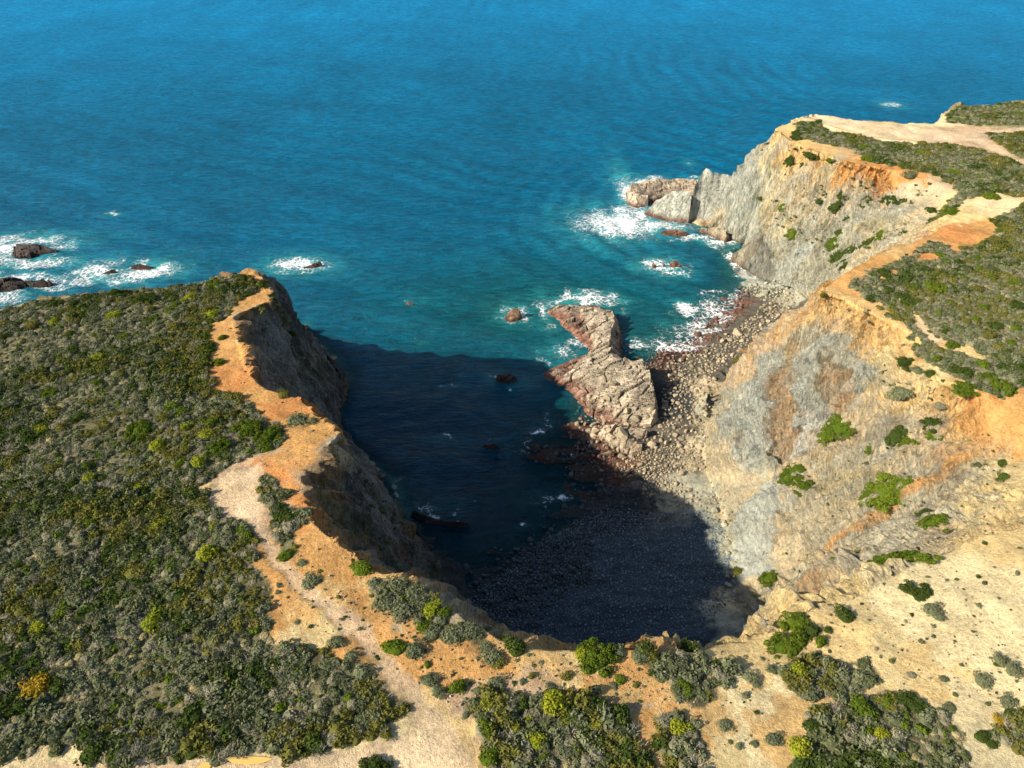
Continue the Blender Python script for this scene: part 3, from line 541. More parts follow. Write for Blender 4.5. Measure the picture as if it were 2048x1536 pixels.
def sea_z(px, py):
    i = np.clip(np.searchsorted(sx, px) - 1, 0, nx_ - 2); j = np.clip(np.searchsorted(sy, py) - 1, 0, ny_ - 2)
    Z = sz.reshape(ny_, nx_); fx = (px - sx[i]) / (sx[i + 1] - sx[i]); fy = (py - sy[j]) / (sy[j + 1] - sy[j])
    return (Z[j, i] * (1 - fx) + Z[j, i + 1] * fx) * (1 - fy) + (Z[j + 1, i] * (1 - fx) + Z[j + 1, i + 1] * fx) * fy
def foam_mat():
    n = N('sea_foam'); p = n.pos(); d = n.attr('dens', 'Fac')
    wp = n.n('VectorMath', operation='ADD'); n.l(p, wp.inputs[0]); nc = n.noise(p, .6, 4, .6, 0, True); sc_ = n.n('VectorMath', operation='SCALE'); n.l(nc, sc_.inputs[0]); sc_.inputs[3].default_value = 2.6; n.l(sc_.outputs[0], wp.inputs[1])
    q = n.scale(wp.outputs[0], 1, 1.0, 0)
    e1 = n.vor(q, .55, 'DISTANCE_TO_EDGE'); e2 = n.vor(q, 1.5, 'DISTANCE_TO_EDGE')
    lace = n.math('MAXIMUM', n.map(e1, .0, .13, 1, 0), n.math('MULTIPLY', n.map(e2, .0, .12, 1, 0), .75))
    f = n.noise(p, 1.1, 5, .7)
    a = n.math('ADD', n.math('MULTIPLY', d, .92), n.math('MULTIPLY', lace, .58)); a = n.math('ADD', a, n.math('MULTIPLY', n.math('SUBTRACT', f, .5), 1.25))
    a = n.math('MULTIPLY', n.map(a, .66, 1.36), n.map(d, .08, .3))
    s = n.bsdf((.86, .90, .92), .8, n.bump(f, .7, .3), .2)
    tr = n.n('BsdfTransparent'); m = n.n('MixShader'); n.l(a, m.inputs[0]); n.l(tr.outputs[0], m.inputs[1]); n.l(s, m.inputs[2])
    return n.done(m.outputs[0])
MAT_FOAM = foam_mat()
for label, els in FOAM:
    cs = [P(e[0], e[1]) for e in els]
    ex = [(abs(P(e[0] + e[2], e[1])[0] - c[0]) * 1.7, abs(P(e[0], e[1] - e[3])[1] - c[1]) * 1.7) for e, c in zip(els, cs)]
    x0, x1 = min(c[0] - e[0] for c, e in zip(cs, ex)), max(c[0] + e[0] for c, e in zip(cs, ex)); y0, y1 = min(c[1] - e[1] for c, e in zip(cs, ex)), max(c[1] + e[1] for c, e in zip(cs, ex))
    h = .4 if (x1 - x0) * (y1 - y0) < 6000 else .6
    ax, ay = np.arange(x0, x1, h), np.arange(y0, y1, h); A, B = np.meshgrid(ax, ay); A_, B_ = A.ravel(), B.ravel()
    wx, wy = A_ + 2.2 * fbm(A_ / 6, B_ / 6, None, 3, 141), B_ + 3.0 * fbm(A_ / 6, B_ / 6, None, 3, 142)
    d = np.zeros(len(A_))
    for (cx, cy, rx, ry, s) in els: d = np.maximum(d, s * blob(wx, wy, cx, cy, rx, ry, 1.1))
    d = d + .16 * fbm(A_ / 3, B_ / 3, None, 3, 143) * (d > .05)
    i2 = np.arange(len(A_)).reshape(len(ay), len(ax)); F = np.stack([i2[:-1, :-1], i2[:-1, 1:], i2[1:, 1:], i2[1:, :-1]], -1).reshape(-1, 4)
    F = F[d[F].max(1) > .14]
    u, inv = np.unique(F, return_inverse=True)
    if len(u) < 4: continue
    me = mesh_np('sea_foam', np.stack([A_[u], B_[u], np.maximum(sea_z(A_[u], B_[u]) + .05, np.clip(bil(HZ, A_[u], B_[u]) + .1, -1, .5))], 1), inv.reshape(F.shape)); attr_f(me, 'dens', np.clip(d[u], 0, 1.4))
    tag(add('sea_foam', me, MAT_FOAM), label, 'sea foam', None, 'stuff')

# ---------------------------------------------------------------- sea rocks and outcrops: local height fields with stepped beds
def rock_mat(name='weathered_rock'):
    n = N(name); p = n.pos(); base = n.attr('tint')
    a = n.noise(n.scale(p, 1.0, .35, 1.0, (0, R(20), R(28))), 1.3, 6, .7, .8); f = n.noise(p, 3.5, 5, .7); g = n.noise(p, .35, 3, .6)
    v = n.map(n.math('MULTIPLY_ADD', a, .5, n.math('MULTIPLY_ADD', f, .35, n.math('MULTIPLY', g, .3))), .42, .74, .6, 1.3)
    col = n.mix(1.0, base, v, 'MULTIPLY')
    cn = n.noise(n.scale(p, .35, 1.6, .5, (0, 0, R(-18))), .8, 6, .65, .4); cr = n.map(n.math('ABSOLUTE', n.math('SUBTRACT', cn, .5)), .0, .016)
    col = n.mix(cr, n.mix(1.0, col, (.45, .42, .4), 'MULTIPLY'), col)
    h = n.math('MULTIPLY_ADD', a, .5, n.math('MULTIPLY_ADD', f, .25, n.math('MULTIPLY', cr, .5)))
    return n.done(n.bsdf(col, .88, n.bump(h, .8, .4), .25))
MAT_ROCK = rock_mat()
def sea_rock(name, label, outline, feats, top, h=.22, steps=1.0, lowc=(.13, .07, .05), wl=(.5, 1.6), blk=1.0, base=-1.2, cat='rock', group=None, ang=20, bed=.6, jag=.5):
    oz = [P(px_, py_, 0) for px_, py_ in outline]
    o2 = np.array([q[:2] for q in oz])
    x0, y0 = o2.min(0) - 3; x1, y1 = o2.max(0) + 3
    ln = [[(q[0], q[1], base) for q in oz + oz[:1]]] + [L(*f) for f in feats]
    Z = relax(x0, x1, y0, y1, h, ln, iters=(200, 150, 120, 80, 60))
    ny, nx = Z.shape; A, B = np.meshgrid(x0 + np.arange(nx) * h, y0 + np.arange(ny) * h); a, b = A.ravel(), B.ravel(); zz = Z.ravel()
    ca, sa = math.cos(R(ang)), math.sin(R(ang))
    u, v = (a * ca + b * sa), (-a * sa + b * ca)
    saw = ((v / 2.9 + .35 * vnoise(u / 5, v / 3, None, 213)) % 1); saw2 = ((v / .75 + .3 * vnoise(u / 3, v / 2, None, 214)) % 1)
    u += .5 * vnoise(a / 3, b / 3, None, 201); v += .4 * vnoise(a / 3, b / 3, None, 202)
    e1, r1 = voronoi(u / 6.5, v / 1.9, 203, .6); e2, r2 = voronoi(u / 2.2, v / 1.1, 204, .6)
    hgt = sst(base, base + 3.2, zz)
    zz = zz + hgt * steps * (.7 * (r1 - .5) + .16 * (r2 - .5) + bed * (.6 * (saw - .5) + .06 * (saw2 - .5))) - hgt * blk * (1.1 * sst(.09, .02, e1) + .3 * sst(.08, 0, e2) * (r1 > .55)) + .04 * fbm(a / 1.1, b / 1.1, None, 3, 205) + hgt * .5 * fbm(a / 5, b / 5, None, 2, 206)
    ins = inside(a + jag * fbm(a / 2, b / 2, None, 3, 207), b + jag * fbm(a / 2, b / 2, None, 3, 208), o2)
    zz = np.where(ins, zz, base - .6)
    i2 = np.arange(nx * ny).reshape(ny, nx); F = np.stack([i2[:-1, :-1], i2[:-1, 1:], i2[1:, 1:], i2[1:, :-1]], -1).reshape(-1, 4); F = F[ins[F].any(1)]
    uq, inv = np.unique(F, return_inverse=True)
    xx = a + .25 * h * 0 ; Vv = np.stack([xx, b, zz], 1)[uq]
    Vv[:, 0] += .12 * fbm(Vv[:, 2] * 1.5, b[uq], None, 2, 209)
    t = np.array(top) * (1 + .22 * fbm(a / 2.5, b / 2.5, None, 3, 210) + .34 * (r1 - .5) - .5 * sst(.1, .02, e1))[:, None]
    t2 = np.stack([t[:, 0] * 1.0, t[:, 1] * 1.0, t[:, 2] * 1.0], 1)
    lw = sst(wl[1], wl[0], zz + .5 * fbm(a / 3, b / 3, None, 2, 211))[:, None]
    t2 = t2 * (1 - lw) + np.array(lowc) * (1 + .3 * fbm(a / 2, b / 2, None, 2, 212))[:, None] * lw
    me = mesh_np(name, Vv, inv.reshape(F.shape), smooth=True); attr_c(me, 'tint', np.clip(t2[uq], 0, 1))
    me.set_sharp_from_angle(angle=R(24))
    o = add(name, me, MAT_ROCK); tag(o, label, cat, group)
    return o
TAN, GRY, DRK = (.42, .35, .26), (.38, .37, .31), (.075, .06, .055)
sea_rock('rock_outcrop', 'long stepped slab of buff rock running out into the middle of the cove',
 [(1083, 628), (1088, 608), (1130, 601), (1180, 600), (1225, 608), (1243, 642), (1252, 682), (1250, 722), (1278, 745), (1306, 778), (1322, 822), (1322, 856), (1292, 872), (1250, 860), (1200, 850), (1160, 830), (1148, 805), (1130, 792), (1100, 778), (1064, 752), (1085, 735), (1112, 722), (1148, 708), (1172, 700), (1156, 688), (1130, 667), (1105, 645), (1088, 642)],
 [[(1224, 616, 3.51), (1229, 640, 4.06), (1222, 662, 3.90), (1218, 690, 4.29)], [(1100, 618, 1.40), (1150, 616, 2.34), (1200, 618, 3.12)], [(1130, 645, 1.17), (1180, 668, 1.72), (1205, 685, 3.12)],
  [(1218, 690, 4.29), (1226, 712, 5.85), (1258, 716, 6.24), (1284, 720, 6.24), (1300, 752, 6.24), (1308, 782, 5.85), (1311, 822, 4.68), (1302, 846, 2.73)],
  [(1090, 745, 1.17), (1140, 742, 2.34), (1190, 745, 3.90), (1230, 750, 5.46)], [(1160, 780, 1.72), (1210, 790, 3.12), (1270, 790, 4.84)], [(1175, 820, 0.78), (1230, 835, 1.56), (1275, 840, 2.34)], [(1160, 715, 1.95), (1200, 708, 3.51)]], (.42, .36, .27), h=.18, steps=1.3, wl=(.8, 2.5), bed=1.9, jag=1.1, lowc=(.23, .12, .085))
sea_rock('rock_ledge', 'low broken ledge of buff rock below the stepped slab, seamed with cracks',
 [(1168, 850), (1200, 838), (1260, 842), (1300, 850), (1308, 880), (1290, 915), (1255, 920), (1215, 900), (1175, 880)], [[(1185, 858, 2.2), (1240, 854, 3.6), (1296, 856, 4.6)], [(1220, 885, 2.0), (1285, 885, 4.0)]], TAN, h=.2, steps=1.7, wl=(.4, 1.2))
sea_rock('sea_stack', 'squat buff rock standing alone in the bay with a dark red foot', [(1004, 640), (1006, 622), (1018, 614), (1040, 616), (1052, 626), (1048, 638), (1030, 647), (1012, 648)], [[(1014, 628, 1.6), (1028, 618, 3.0), (1040, 622, 2.4)]], (.34, .21, .14), h=.14, steps=1.8, jag=1.0, wl=(.5, 1.4))
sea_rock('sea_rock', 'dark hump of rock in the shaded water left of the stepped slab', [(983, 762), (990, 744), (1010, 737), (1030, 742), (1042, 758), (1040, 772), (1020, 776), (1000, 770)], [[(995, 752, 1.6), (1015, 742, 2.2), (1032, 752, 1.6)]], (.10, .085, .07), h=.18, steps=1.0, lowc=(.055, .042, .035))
sea_rock('sea_rock', 'largest dark rock in the surf off the left headland', [(16, 516), (18, 500), (60, 492), (110, 494), (132, 503), (100, 510), (60, 517)], [[(26, 493, 2.6), (50, 488, 3.4), (80, 490, 2.8), (110, 498, 1.6)], [(22, 506, 2), (60, 508, 1.5)]], DRK, h=.35, steps=1.8, lowc=(.05, .035, .03))
sea_rock('sea_rock', 'long low dark rock cut by the left edge of the view, below the surf', [(-40, 586), (-40, 565), (0, 556), (60, 556), (114, 560), (108, 572), (60, 577), (20, 585)], [[(-30, 560, 2.8), (20, 561, 2.6), (60, 563, 1.6), (98, 560, 2)], [(-30, 574, 1.8), (40, 572, 1.4)]], DRK, h=.3, steps=1.6, lowc=(.05, .035, .03))
sea_rock('sea_rock', 'dark flat rock at the right end of the left surf', [(258, 540), (260, 532), (280, 528), (305, 532), (315, 536), (290, 541)], [[(262, 530, 1.3), (285, 529, 1.3), (305, 532, .8)]], DRK, h=.28, steps=1.2, lowc=(.05, .035, .03))
sea_rock('sea_rock', 'low jagged dark rock awash in the middle of the left surf', [(195, 550), (200, 542), (225, 537), (245, 541), (236, 547), (215, 552)], [[(203, 544, .9), (226, 538, 1.6), (240, 542, .6)]], DRK, h=.28, steps=1.2, lowc=(.05, .035, .03))
sea_rock('sea_rock', 'small dark rock at the left edge of the view between two bands of surf', [(-30, 534), (-30, 524), (0, 525), (14, 528), (0, 534)], [[(-25, 525, 1.4), (6, 527, .8)]], DRK, h=.3, steps=.8, lowc=(.05, .035, .03))
sea_rock('sea_rock', 'low brown rock almost covered by foam off the left headland tip', [(598, 536), (615, 530), (634, 523), (650, 526), (645, 533), (620, 538)], [[(605, 533, .6), (635, 525, 1.5), (646, 527, .9)]], (.16, .11, .09), h=.25, steps=.8)
sea_rock('sea_rock', 'tiny pale-topped rock awash in the open bay', [(808, 608), (810, 600), (820, 599), (834, 606), (828, 611)], [[(813, 603, .8), (826, 606, .4)]], (.18, .15, .12), h=.15, steps=.5)
sea_rock('sea_rock', 'left of the three red-brown rocks in the right inlet', [(1302, 536), (1303, 524), (1314, 520), (1318, 530), (1314, 537)], [[(1306, 524, 1.8), (1314, 523, 2.2)]], (.30, .17, .10), h=.16, steps=.8, wl=(.4, 2.0))
sea_rock('sea_rock', 'narrow middle one of the three red-brown rocks in the right inlet', [(1322, 536), (1324, 525), (1332, 523), (1334, 530), (1330, 536)], [[(1326, 526, 1.5), (1331, 525, 1.8)]], (.26, .14, .09), h=.14, steps=.8, wl=(.4, 2.0))
sea_rock('sea_rock', 'widest of the three red-brown rocks in the right inlet', [(1336, 536), (1336, 526), (1348, 521), (1360, 526), (1364, 537), (1352, 540)], [[(1340, 527, 1.6), (1354, 522, 2.3), (1360, 530, 1.2)]], (.28, .15, .09), h=.16, steps=.9, wl=(.4, 2.0))
sea_rock('reef_rock', 'flat dark red reef in the foam below the grey cone-shaped rock', [(1315, 466), (1322, 458), (1345, 456), (1375, 460), (1385, 470), (1360, 475), (1335, 477)], [[(1325, 461, 1.2), (1350, 459, 1.6), (1376, 464, 1.4)]], (.22, .14, .09), h=.25, steps=1.1, wl=(.8, 1.8))
sea_rock('rock_platform', 'flat-topped buff rock platform beyond the grey cone, ringed by surf',
 [(1253, 412), (1248, 385), (1258, 366), (1300, 362), (1345, 358), (1400, 358), (1440, 385), (1400, 400), (1320, 405), (1275, 418)], [[(1260, 384, 4.2), (1265, 364, 5), (1310, 360, 5.5), (1360, 356, 6), (1395, 356, 6), (1420, 370, 6)], [(1262, 386, 4.2), (1310, 390, 4.8), (1340, 388, 5)]], (.42, .34, .25), h=.35, steps=.9, blk=.6, wl=(.6, 1.6))
sea_rock('rock_cone', 'smooth grey cone-shaped rock at the point of the right headland',
 [(1277, 428), (1300, 420), (1340, 405), (1390, 400), (1410, 420), (1400, 447), (1360, 446), (1320, 440)], [[(1290, 422, 1.2), (1315, 398, 6), (1345, 383, 10), (1378, 384, 11), (1388, 396, 10.5), (1398, 425, 6)]], (.36, .37, .32), h=.3, steps=.5, blk=.25, wl=(.6, 2.0), ang=80)
sea_rock('rock_pinnacle', 'grey rock pinnacle with a pointed top against the right headland',
 [(1372, 441), (1385, 425), (1420, 414), (1480, 408), (1510, 440), (1490, 470), (1430, 453)], [[(1380, 388, 11), (1395, 362, 15), (1405, 345, 17.5), (1413, 334, 19.5), (1424, 343, 18.5), (1445, 348, 17.5), (1470, 350, 18)], [(1400, 435, 2.5), (1440, 440, 3)]], (.35, .36, .31), h=.3, steps=.8, blk=.4, wl=(.6, 2.0), ang=80)
sea_rock('rock_knoll', 'lumpy brown rock at the foot of the right headland beside the foam', [(1392, 466), (1396, 452), (1420, 447), (1450, 455), (1490, 470), (1492, 492), (1455, 486), (1420, 474)], [[(1402, 454, 2.2), (1425, 452, 3.5), (1460, 466, 4), (1485, 478, 4)]], (.36, .31, .22), h=.28, steps=1.2, wl=(.8, 2.0))
sea_rock('rock_rib', 'dark fluted rock rib jutting from the right headland into the foam', [(1452, 520), (1458, 506), (1480, 496), (1510, 500), (1545, 530), (1548, 556), (1515, 545), (1480, 535)], [[(1462, 510, 2.5), (1485, 500, 5), (1505, 485, 9), (1520, 470, 13)], [(1490, 528, 2.5), (1525, 530, 6)]], (.20, .18, .13), h=.28, steps=1.4, blk=1.2, wl=(.4, 1.4), ang=70)
sea_rock('rock_knoll', 'low grey bedrock step at the foot of the slope above the boulders', [(1378, 900), (1392, 870), (1425, 868), (1432, 905), (1410, 922)], [[(1390, 880, 4), (1415, 872, 5.5)], [(1402, 900, 4), (1412, 898, 4.3)]], (.33, .31, .24), h=.25, steps=.9, blk=.6, base=1.2, wl=(-1, 0))
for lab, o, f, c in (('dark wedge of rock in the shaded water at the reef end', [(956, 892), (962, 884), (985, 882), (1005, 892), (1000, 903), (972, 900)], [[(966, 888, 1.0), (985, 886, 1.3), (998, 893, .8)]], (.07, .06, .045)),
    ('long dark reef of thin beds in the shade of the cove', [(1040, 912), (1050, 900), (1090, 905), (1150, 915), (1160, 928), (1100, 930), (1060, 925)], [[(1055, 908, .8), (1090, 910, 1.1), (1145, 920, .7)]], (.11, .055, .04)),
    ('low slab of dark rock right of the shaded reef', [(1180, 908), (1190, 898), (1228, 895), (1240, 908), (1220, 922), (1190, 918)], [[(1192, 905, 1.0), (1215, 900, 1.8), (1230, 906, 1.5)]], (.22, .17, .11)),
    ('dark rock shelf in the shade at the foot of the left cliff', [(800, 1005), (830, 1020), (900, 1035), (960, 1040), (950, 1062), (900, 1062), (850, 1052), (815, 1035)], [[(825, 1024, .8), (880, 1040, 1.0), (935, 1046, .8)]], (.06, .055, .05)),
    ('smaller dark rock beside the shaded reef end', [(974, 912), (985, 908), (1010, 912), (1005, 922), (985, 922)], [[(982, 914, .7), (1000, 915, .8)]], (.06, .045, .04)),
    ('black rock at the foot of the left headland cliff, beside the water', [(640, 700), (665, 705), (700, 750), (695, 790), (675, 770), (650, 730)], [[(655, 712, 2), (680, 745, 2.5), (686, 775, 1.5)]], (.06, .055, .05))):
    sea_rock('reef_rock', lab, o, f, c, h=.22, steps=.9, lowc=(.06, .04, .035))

# ---------------------------------------------------------------- boulders
import bmesh
def boulder_mesh(seed, flat=.7, cuts=9):
    r = random.Random(seed); bm = bmesh.new(); bmesh.ops.create_icosphere(bm, subdivisions=2, radius=1)
    sx_, sy_, sz_ = r.uniform(.8, 1.25), r.uniform(.65, .95), r.uniform(.5, .75) * flat / .7
    for v in bm.verts: v.co = Vector((v.co.x * sx_, v.co.y * sy_, v.co.z * sz_))
    for k in range(cuts):
        d = Vector((r.gauss(0, 1), r.gauss(0, 1), r.gauss(0, .8))).normalized(); q = r.uniform(.38, .58) if k < 5 else r.uniform(.55, .75)
        for v in bm.verts:
            e = v.co.dot(d) - q
            if e > 0: v.co -= d * e * .93
    if seed % 2:      # about half of them break along squarer joints
        for ax_, q in ((0, .62), (1, .45), (2, .36)):
            for sg in (-1, 1):
                d = Vector((r.gauss(0, .14), r.gauss(0, .14), r.gauss(0, .14))); d[ax_] += sg; d.normalize(); qq = q * r.uniform(.8, 1.05)
                for v in bm.verts:
                    e = v.co.dot(d) - qq
                    if e > 0: v.co -= d * e
    for v in bm.verts: v.co *= 1 + r.uniform(-.02, .02)
    bmesh.ops.dissolve_limit(bm, angle_limit=R(4), verts=bm.verts, edges=bm.edges)
    bmesh.ops.triangulate(bm, faces=bm.faces)
    me = bpy.data.meshes.new('boulder'); bm.to_mesh(me); bm.free(); return me
def boulder_mat(name, c1, c2, wet=.85):
    n = N(name); p = n.pos(); oi = n.n('ObjectInfo').outputs['Random']
    col = n.mix(oi, c1, c2); f = n.noise(p, 2.8, 5, .7)
    col = n.mix(1.0, col, n.map(f, .3, .7, .7, 1.25), 'MULTIPLY')
    return n.done(n.bsdf(col, wet, n.bump(f, .6, .25), .3))
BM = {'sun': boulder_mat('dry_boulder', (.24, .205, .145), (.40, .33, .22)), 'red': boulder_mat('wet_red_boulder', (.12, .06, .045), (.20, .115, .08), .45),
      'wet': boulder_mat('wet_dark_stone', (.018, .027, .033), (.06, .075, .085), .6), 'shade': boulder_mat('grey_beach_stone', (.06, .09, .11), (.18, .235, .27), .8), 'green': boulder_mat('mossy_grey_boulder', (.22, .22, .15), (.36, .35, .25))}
PROTO = {k: [] for k in BM}
for k in BM:
    for s in range(6):
        me = boulder_mesh(s * 7 + 3, .62 if k in ('shade', 'wet') else .75); me.materials.append(BM[k]); PROTO[k].append(me)
ZONES = [  # polygon in the photo, kind, count, radius range (m), label, group
 ([(1330, 720), (1400, 700), (1470, 660), (1540, 600), (1600, 590), (1600, 608), (1540, 665), (1480, 712), (1430, 755), (1410, 830), (1405, 900), (1380, 930), (1310, 880), (1325, 800)], 'sun', 1500, (.36, 1.15), 'sunlit grey-buff boulder on the beach between the stepped slab and the slope', 'sunlit beach boulders'),
 ([(1230, 930), (1290, 890), (1380, 900), (1410, 945), (1330, 950), (1360, 990), (1300, 990)], 'sun', 700, (.28, .9), 'sunlit grey-buff boulder on the beach between the stepped slab and the slope', 'sunlit beach boulders'),
 ([(1300, 940), (1350, 960), (1440, 1010), (1430, 1030), (1330, 1010)], 'sun', 60, (.3, .8), 'buff stone on the pale bedrock at the foot of the slope', 'stones on the pale bedrock'),
 ([(1270, 700), (1330, 690), (1350, 720), (1340, 800), (1320, 740), (1290, 720)], 'red', 120, (.4, .9), 'wet red-brown boulder in the foam of the right inlet', 'wet red boulders in the foam'),
 ([(1330, 692), (1375, 640), (1430, 590), (1500, 568), (1510, 590), (1470, 640), (1400, 710), (1340, 715)], 'red', 300, (.3, 1.0), 'wet red-brown boulder in the foam of the right inlet', 'wet red boulders in the foam'),
 ([(1480, 560), (1560, 570), (1620, 598), (1600, 612), (1520, 600)], 'green', 240, (.4, 1.1), 'mossy grey boulder below the far cliff at the head of the right inlet', 'mossy boulders below the far cliff'),
 ([(1160, 790), (1230, 800), (1300, 830), (1310, 880), (1280, 920), (1200, 890), (1150, 840)], 'sun', 110, (.4, 1.5), 'angular buff block lying on the broken foot of the stepped slab', 'angular blocks on the stepped slab'),
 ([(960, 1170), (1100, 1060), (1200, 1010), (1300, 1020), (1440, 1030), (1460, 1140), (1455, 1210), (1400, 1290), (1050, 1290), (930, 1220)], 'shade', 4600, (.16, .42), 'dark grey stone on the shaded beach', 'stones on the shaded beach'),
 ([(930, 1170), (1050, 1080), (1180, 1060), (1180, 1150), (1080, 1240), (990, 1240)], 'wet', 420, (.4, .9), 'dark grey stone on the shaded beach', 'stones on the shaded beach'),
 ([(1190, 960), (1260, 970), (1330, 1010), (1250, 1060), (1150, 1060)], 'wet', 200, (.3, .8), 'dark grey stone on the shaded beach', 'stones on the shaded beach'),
 ([(1398, 850), (1416, 848), (1426, 950), (1456, 1010), (1478, 1130), (1476, 1215), (1450, 1215), (1455, 1130), (1432, 1020), (1402, 950)], 'green', 170, (.3, 1.3), 'grey fallen block along the foot of the right slope', 'fallen blocks at the slope foot'),
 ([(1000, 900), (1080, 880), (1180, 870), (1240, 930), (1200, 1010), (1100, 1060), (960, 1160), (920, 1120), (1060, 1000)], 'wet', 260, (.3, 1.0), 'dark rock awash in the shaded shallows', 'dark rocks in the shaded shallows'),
 ([(1130, 840), (1180, 850), (1250, 920), (1290, 980), (1220, 960), (1150, 890)], 'red', 110, (.3, .8), 'reddish wet stone at the shaded foot of the stepped slab', 'reddish stones below the stepped slab')]
allb = []
from mathutils.bvhtree import BVHTree
outc = [o for o in COL.objects if o.name.startswith('rock_outcrop') or o.name.startswith('rock_ledge')]
bv = [BVHTree.FromObject(o, bpy.context.evaluated_depsgraph_get()) for o in outc]
def surf(px, py):
    g = ground(px, py)
    for b_ in bv:
        h_ = b_.ray_cast(Vector((px, py, 60)), Vector((0, 0, -1)))
        if h_[0] is not None: g = max(g, h_[0].z)
    return g
for zi, (poly, kind, cnt, (r0, r1), lab, grp) in enumerate(ZONES):
    pw_ = np.array([P(a, b, 1.5)[:2] for a, b in poly]); mn, mx = pw_.min(0), pw_.max(0)
    cand = rng.uniform(mn, mx, (cnt * 8, 2)); ok = inside(cand[:, 0] + 1.2 * vnoise(cand[:, 0] / 3, cand[:, 1] / 3, None, 300), cand[:, 1], pw_); cand = cand[ok]
    cell = {}; n_ = 0
    for (cx, cy) in cand:
        r_ = r0 + (r1 - r0) * rng.random() ** 2.2
        key = (int(cx // 2.2), int(cy // 2.2)); bad = False
        for a in (-1, 0, 1):
            for b in (-1, 0, 1):
                for (qx, qy, qr) in cell.get((key[0] + a, key[1] + b), ()):
                    if (qx - cx) ** 2 + (qy - cy) ** 2 < (.72 * (qr + r_)) ** 2: bad = True; break
                if bad: break
            if bad: break
        if bad: continue
        cell.setdefault(key, []).append((cx, cy, r_)); n_ += 1
        gz_ = surf(cx, cy)
        if gz_ > 14 or gz_ < -1.6: continue
        if kind == 'red': gz_ = max(gz_, -.25 - .2 * rng.random())
        allb.append((kind, cx, cy, gz_, r_, lab, grp))
        if n_ >= cnt: break
# named blocks, placed from the photo: px, py, width px, kind, label
for (bx, by, wp, kind, lab) in ((1246, 872, 44, 'sun', 'big rounded buff block at the foot of the stepped slab'), (1144, 727, 16, 'sun', 'upright pale block on the seaward edge of the stepped slab'), (1178, 796, 17, 'sun', 'tilted slab with a lit left face among the fallen blocks'),
    (1208, 800, 18, 'sun', 'second tilted slab, in the middle of the fallen blocks'), (1226, 768, 26, 'sun', 'flat square block lying on the stepped slab'), (1268, 850, 26, 'sun', 'pale slab with a shaded right side below the fallen blocks'),
    (1330, 805, 22, 'sun', 'large buff block on the beach right of the stepped slab'), (1362, 950, 22, 'sun', 'rounded brown stone resting on the pale bedrock'), (1527, 590, 34, 'green', 'long pale-topped boulder below the far cliff'), (1476, 668, 36, 'sun', 'long tawny slab among the beach boulders near the foam'),
    (1480, 575, 18, 'red', 'isolated red boulder at the seaward end of the right inlet'), (1450, 600, 26, 'red', 'pair-shaped red boulder at the edge of the foam in the right inlet'), (1395, 672, 24, 'red', 'broad flat red boulder in the white wash'), (1208, 843, 16, 'sun', 'square buff block low on the seaward foot of the slab')):
    pos, t = hit(bx, by); wz = surf(pos[0], pos[1]); r_ = wp * t / FPX / 2
    if by < 900 and bx < 1330 and kind == 'sun':
        d = raydir(bx, by)
        for tt in np.arange(t - 25, t + 1, .2):
            if CAMH + d[2] * tt < surf(d[0] * tt, d[1] * tt): pos = np.array([d[0] * tt, d[1] * tt, 0]); wz = surf(pos[0], pos[1]); break
    o = add('boulder', PROTO[kind][hash(lab) % 1 + (wp % 6)]); o.location = (pos[0], pos[1], wz + r_ * .15); o.scale = (r_, r_ * .9, r_ * .95); o.rotation_euler = (rng.uniform(-.3, .3), rng.uniform(-.3, .3), rng.uniform(0, 3))
    tag(o, lab, 'boulder')
for grp_kinds in (('sun', 'red', 'green'), ('shade',)):
    pass
def seen_size(b): return b[4] / math.sqrt(b[1] ** 2 + b[2] ** 2 + (CAMH - b[3]) ** 2)
allb.sort(key=lambda b: -seen_size(b))
NIND = 286
lightb = [b for b in allb if b[0] not in ('shade', 'wet')][:226]; shadb = [b for b in allb if b[0] in ('shade', 'wet')][:60]
ind = lightb + shadb; ids = set(id(b) for b in ind); rest = [b for b in allb if id(b) not in ids]
for (kind, cx, cy, gz_, r_, lab, grp) in ind:
    o = add('boulder', PROTO[kind][int(rng.integers(6))]); o.location = (cx, cy, gz_ + r_ * .12)
    o.rotation_euler = (rng.uniform(-.35, .35), rng.uniform(-.35, .35), rng.uniform(0, 6.28)); s = r_ * rng.uniform(.95, 1.1); o.scale = (s * 1.1, s, s)
    fw_ = cy * CP + (CAMH - gz_) * SP; bx_ = 1024 + FPX * cx / fw_; by_ = 768 + FPX * ((CAMH - gz_) * CP - cy * SP) / fw_
    if grp == 'sunlit beach boulders': lab = ('large ' if r_ > .95 else 'medium ') + 'buff boulder on the sunlit beach, ' + ('at its far end near the inlet' if by_ < 690 else 'beside the foam' if by_ < 760 and bx_ < 1400 else 'at the foot of the orange spur' if by_ < 800 else 'right of the stepped slab' if by_ < 880 else 'at the edge of the cove shade')
    elif grp == 'stones on the shaded beach': lab = 'large dark stone on the shaded beach, ' + ('near the water' if bx_ < 1080 else 'under the near cliff' if by_ > 1180 else 'in its upper part')
    elif grp == 'wet red boulders in the foam': lab = 'wet red-brown boulder in the foam, ' + ('near the stepped slab' if bx_ < 1340 else 'at the head of the right inlet' if by_ < 620 else 'in the middle of the white wash')
    elif grp == 'angular blocks on the stepped slab': lab = 'angular buff block on the broken slab foot, ' + ('seaward side' if bx_ < 1200 else 'landward side' if bx_ > 1260 else 'middle')
    tag(o, lab, 'boulder', grp)

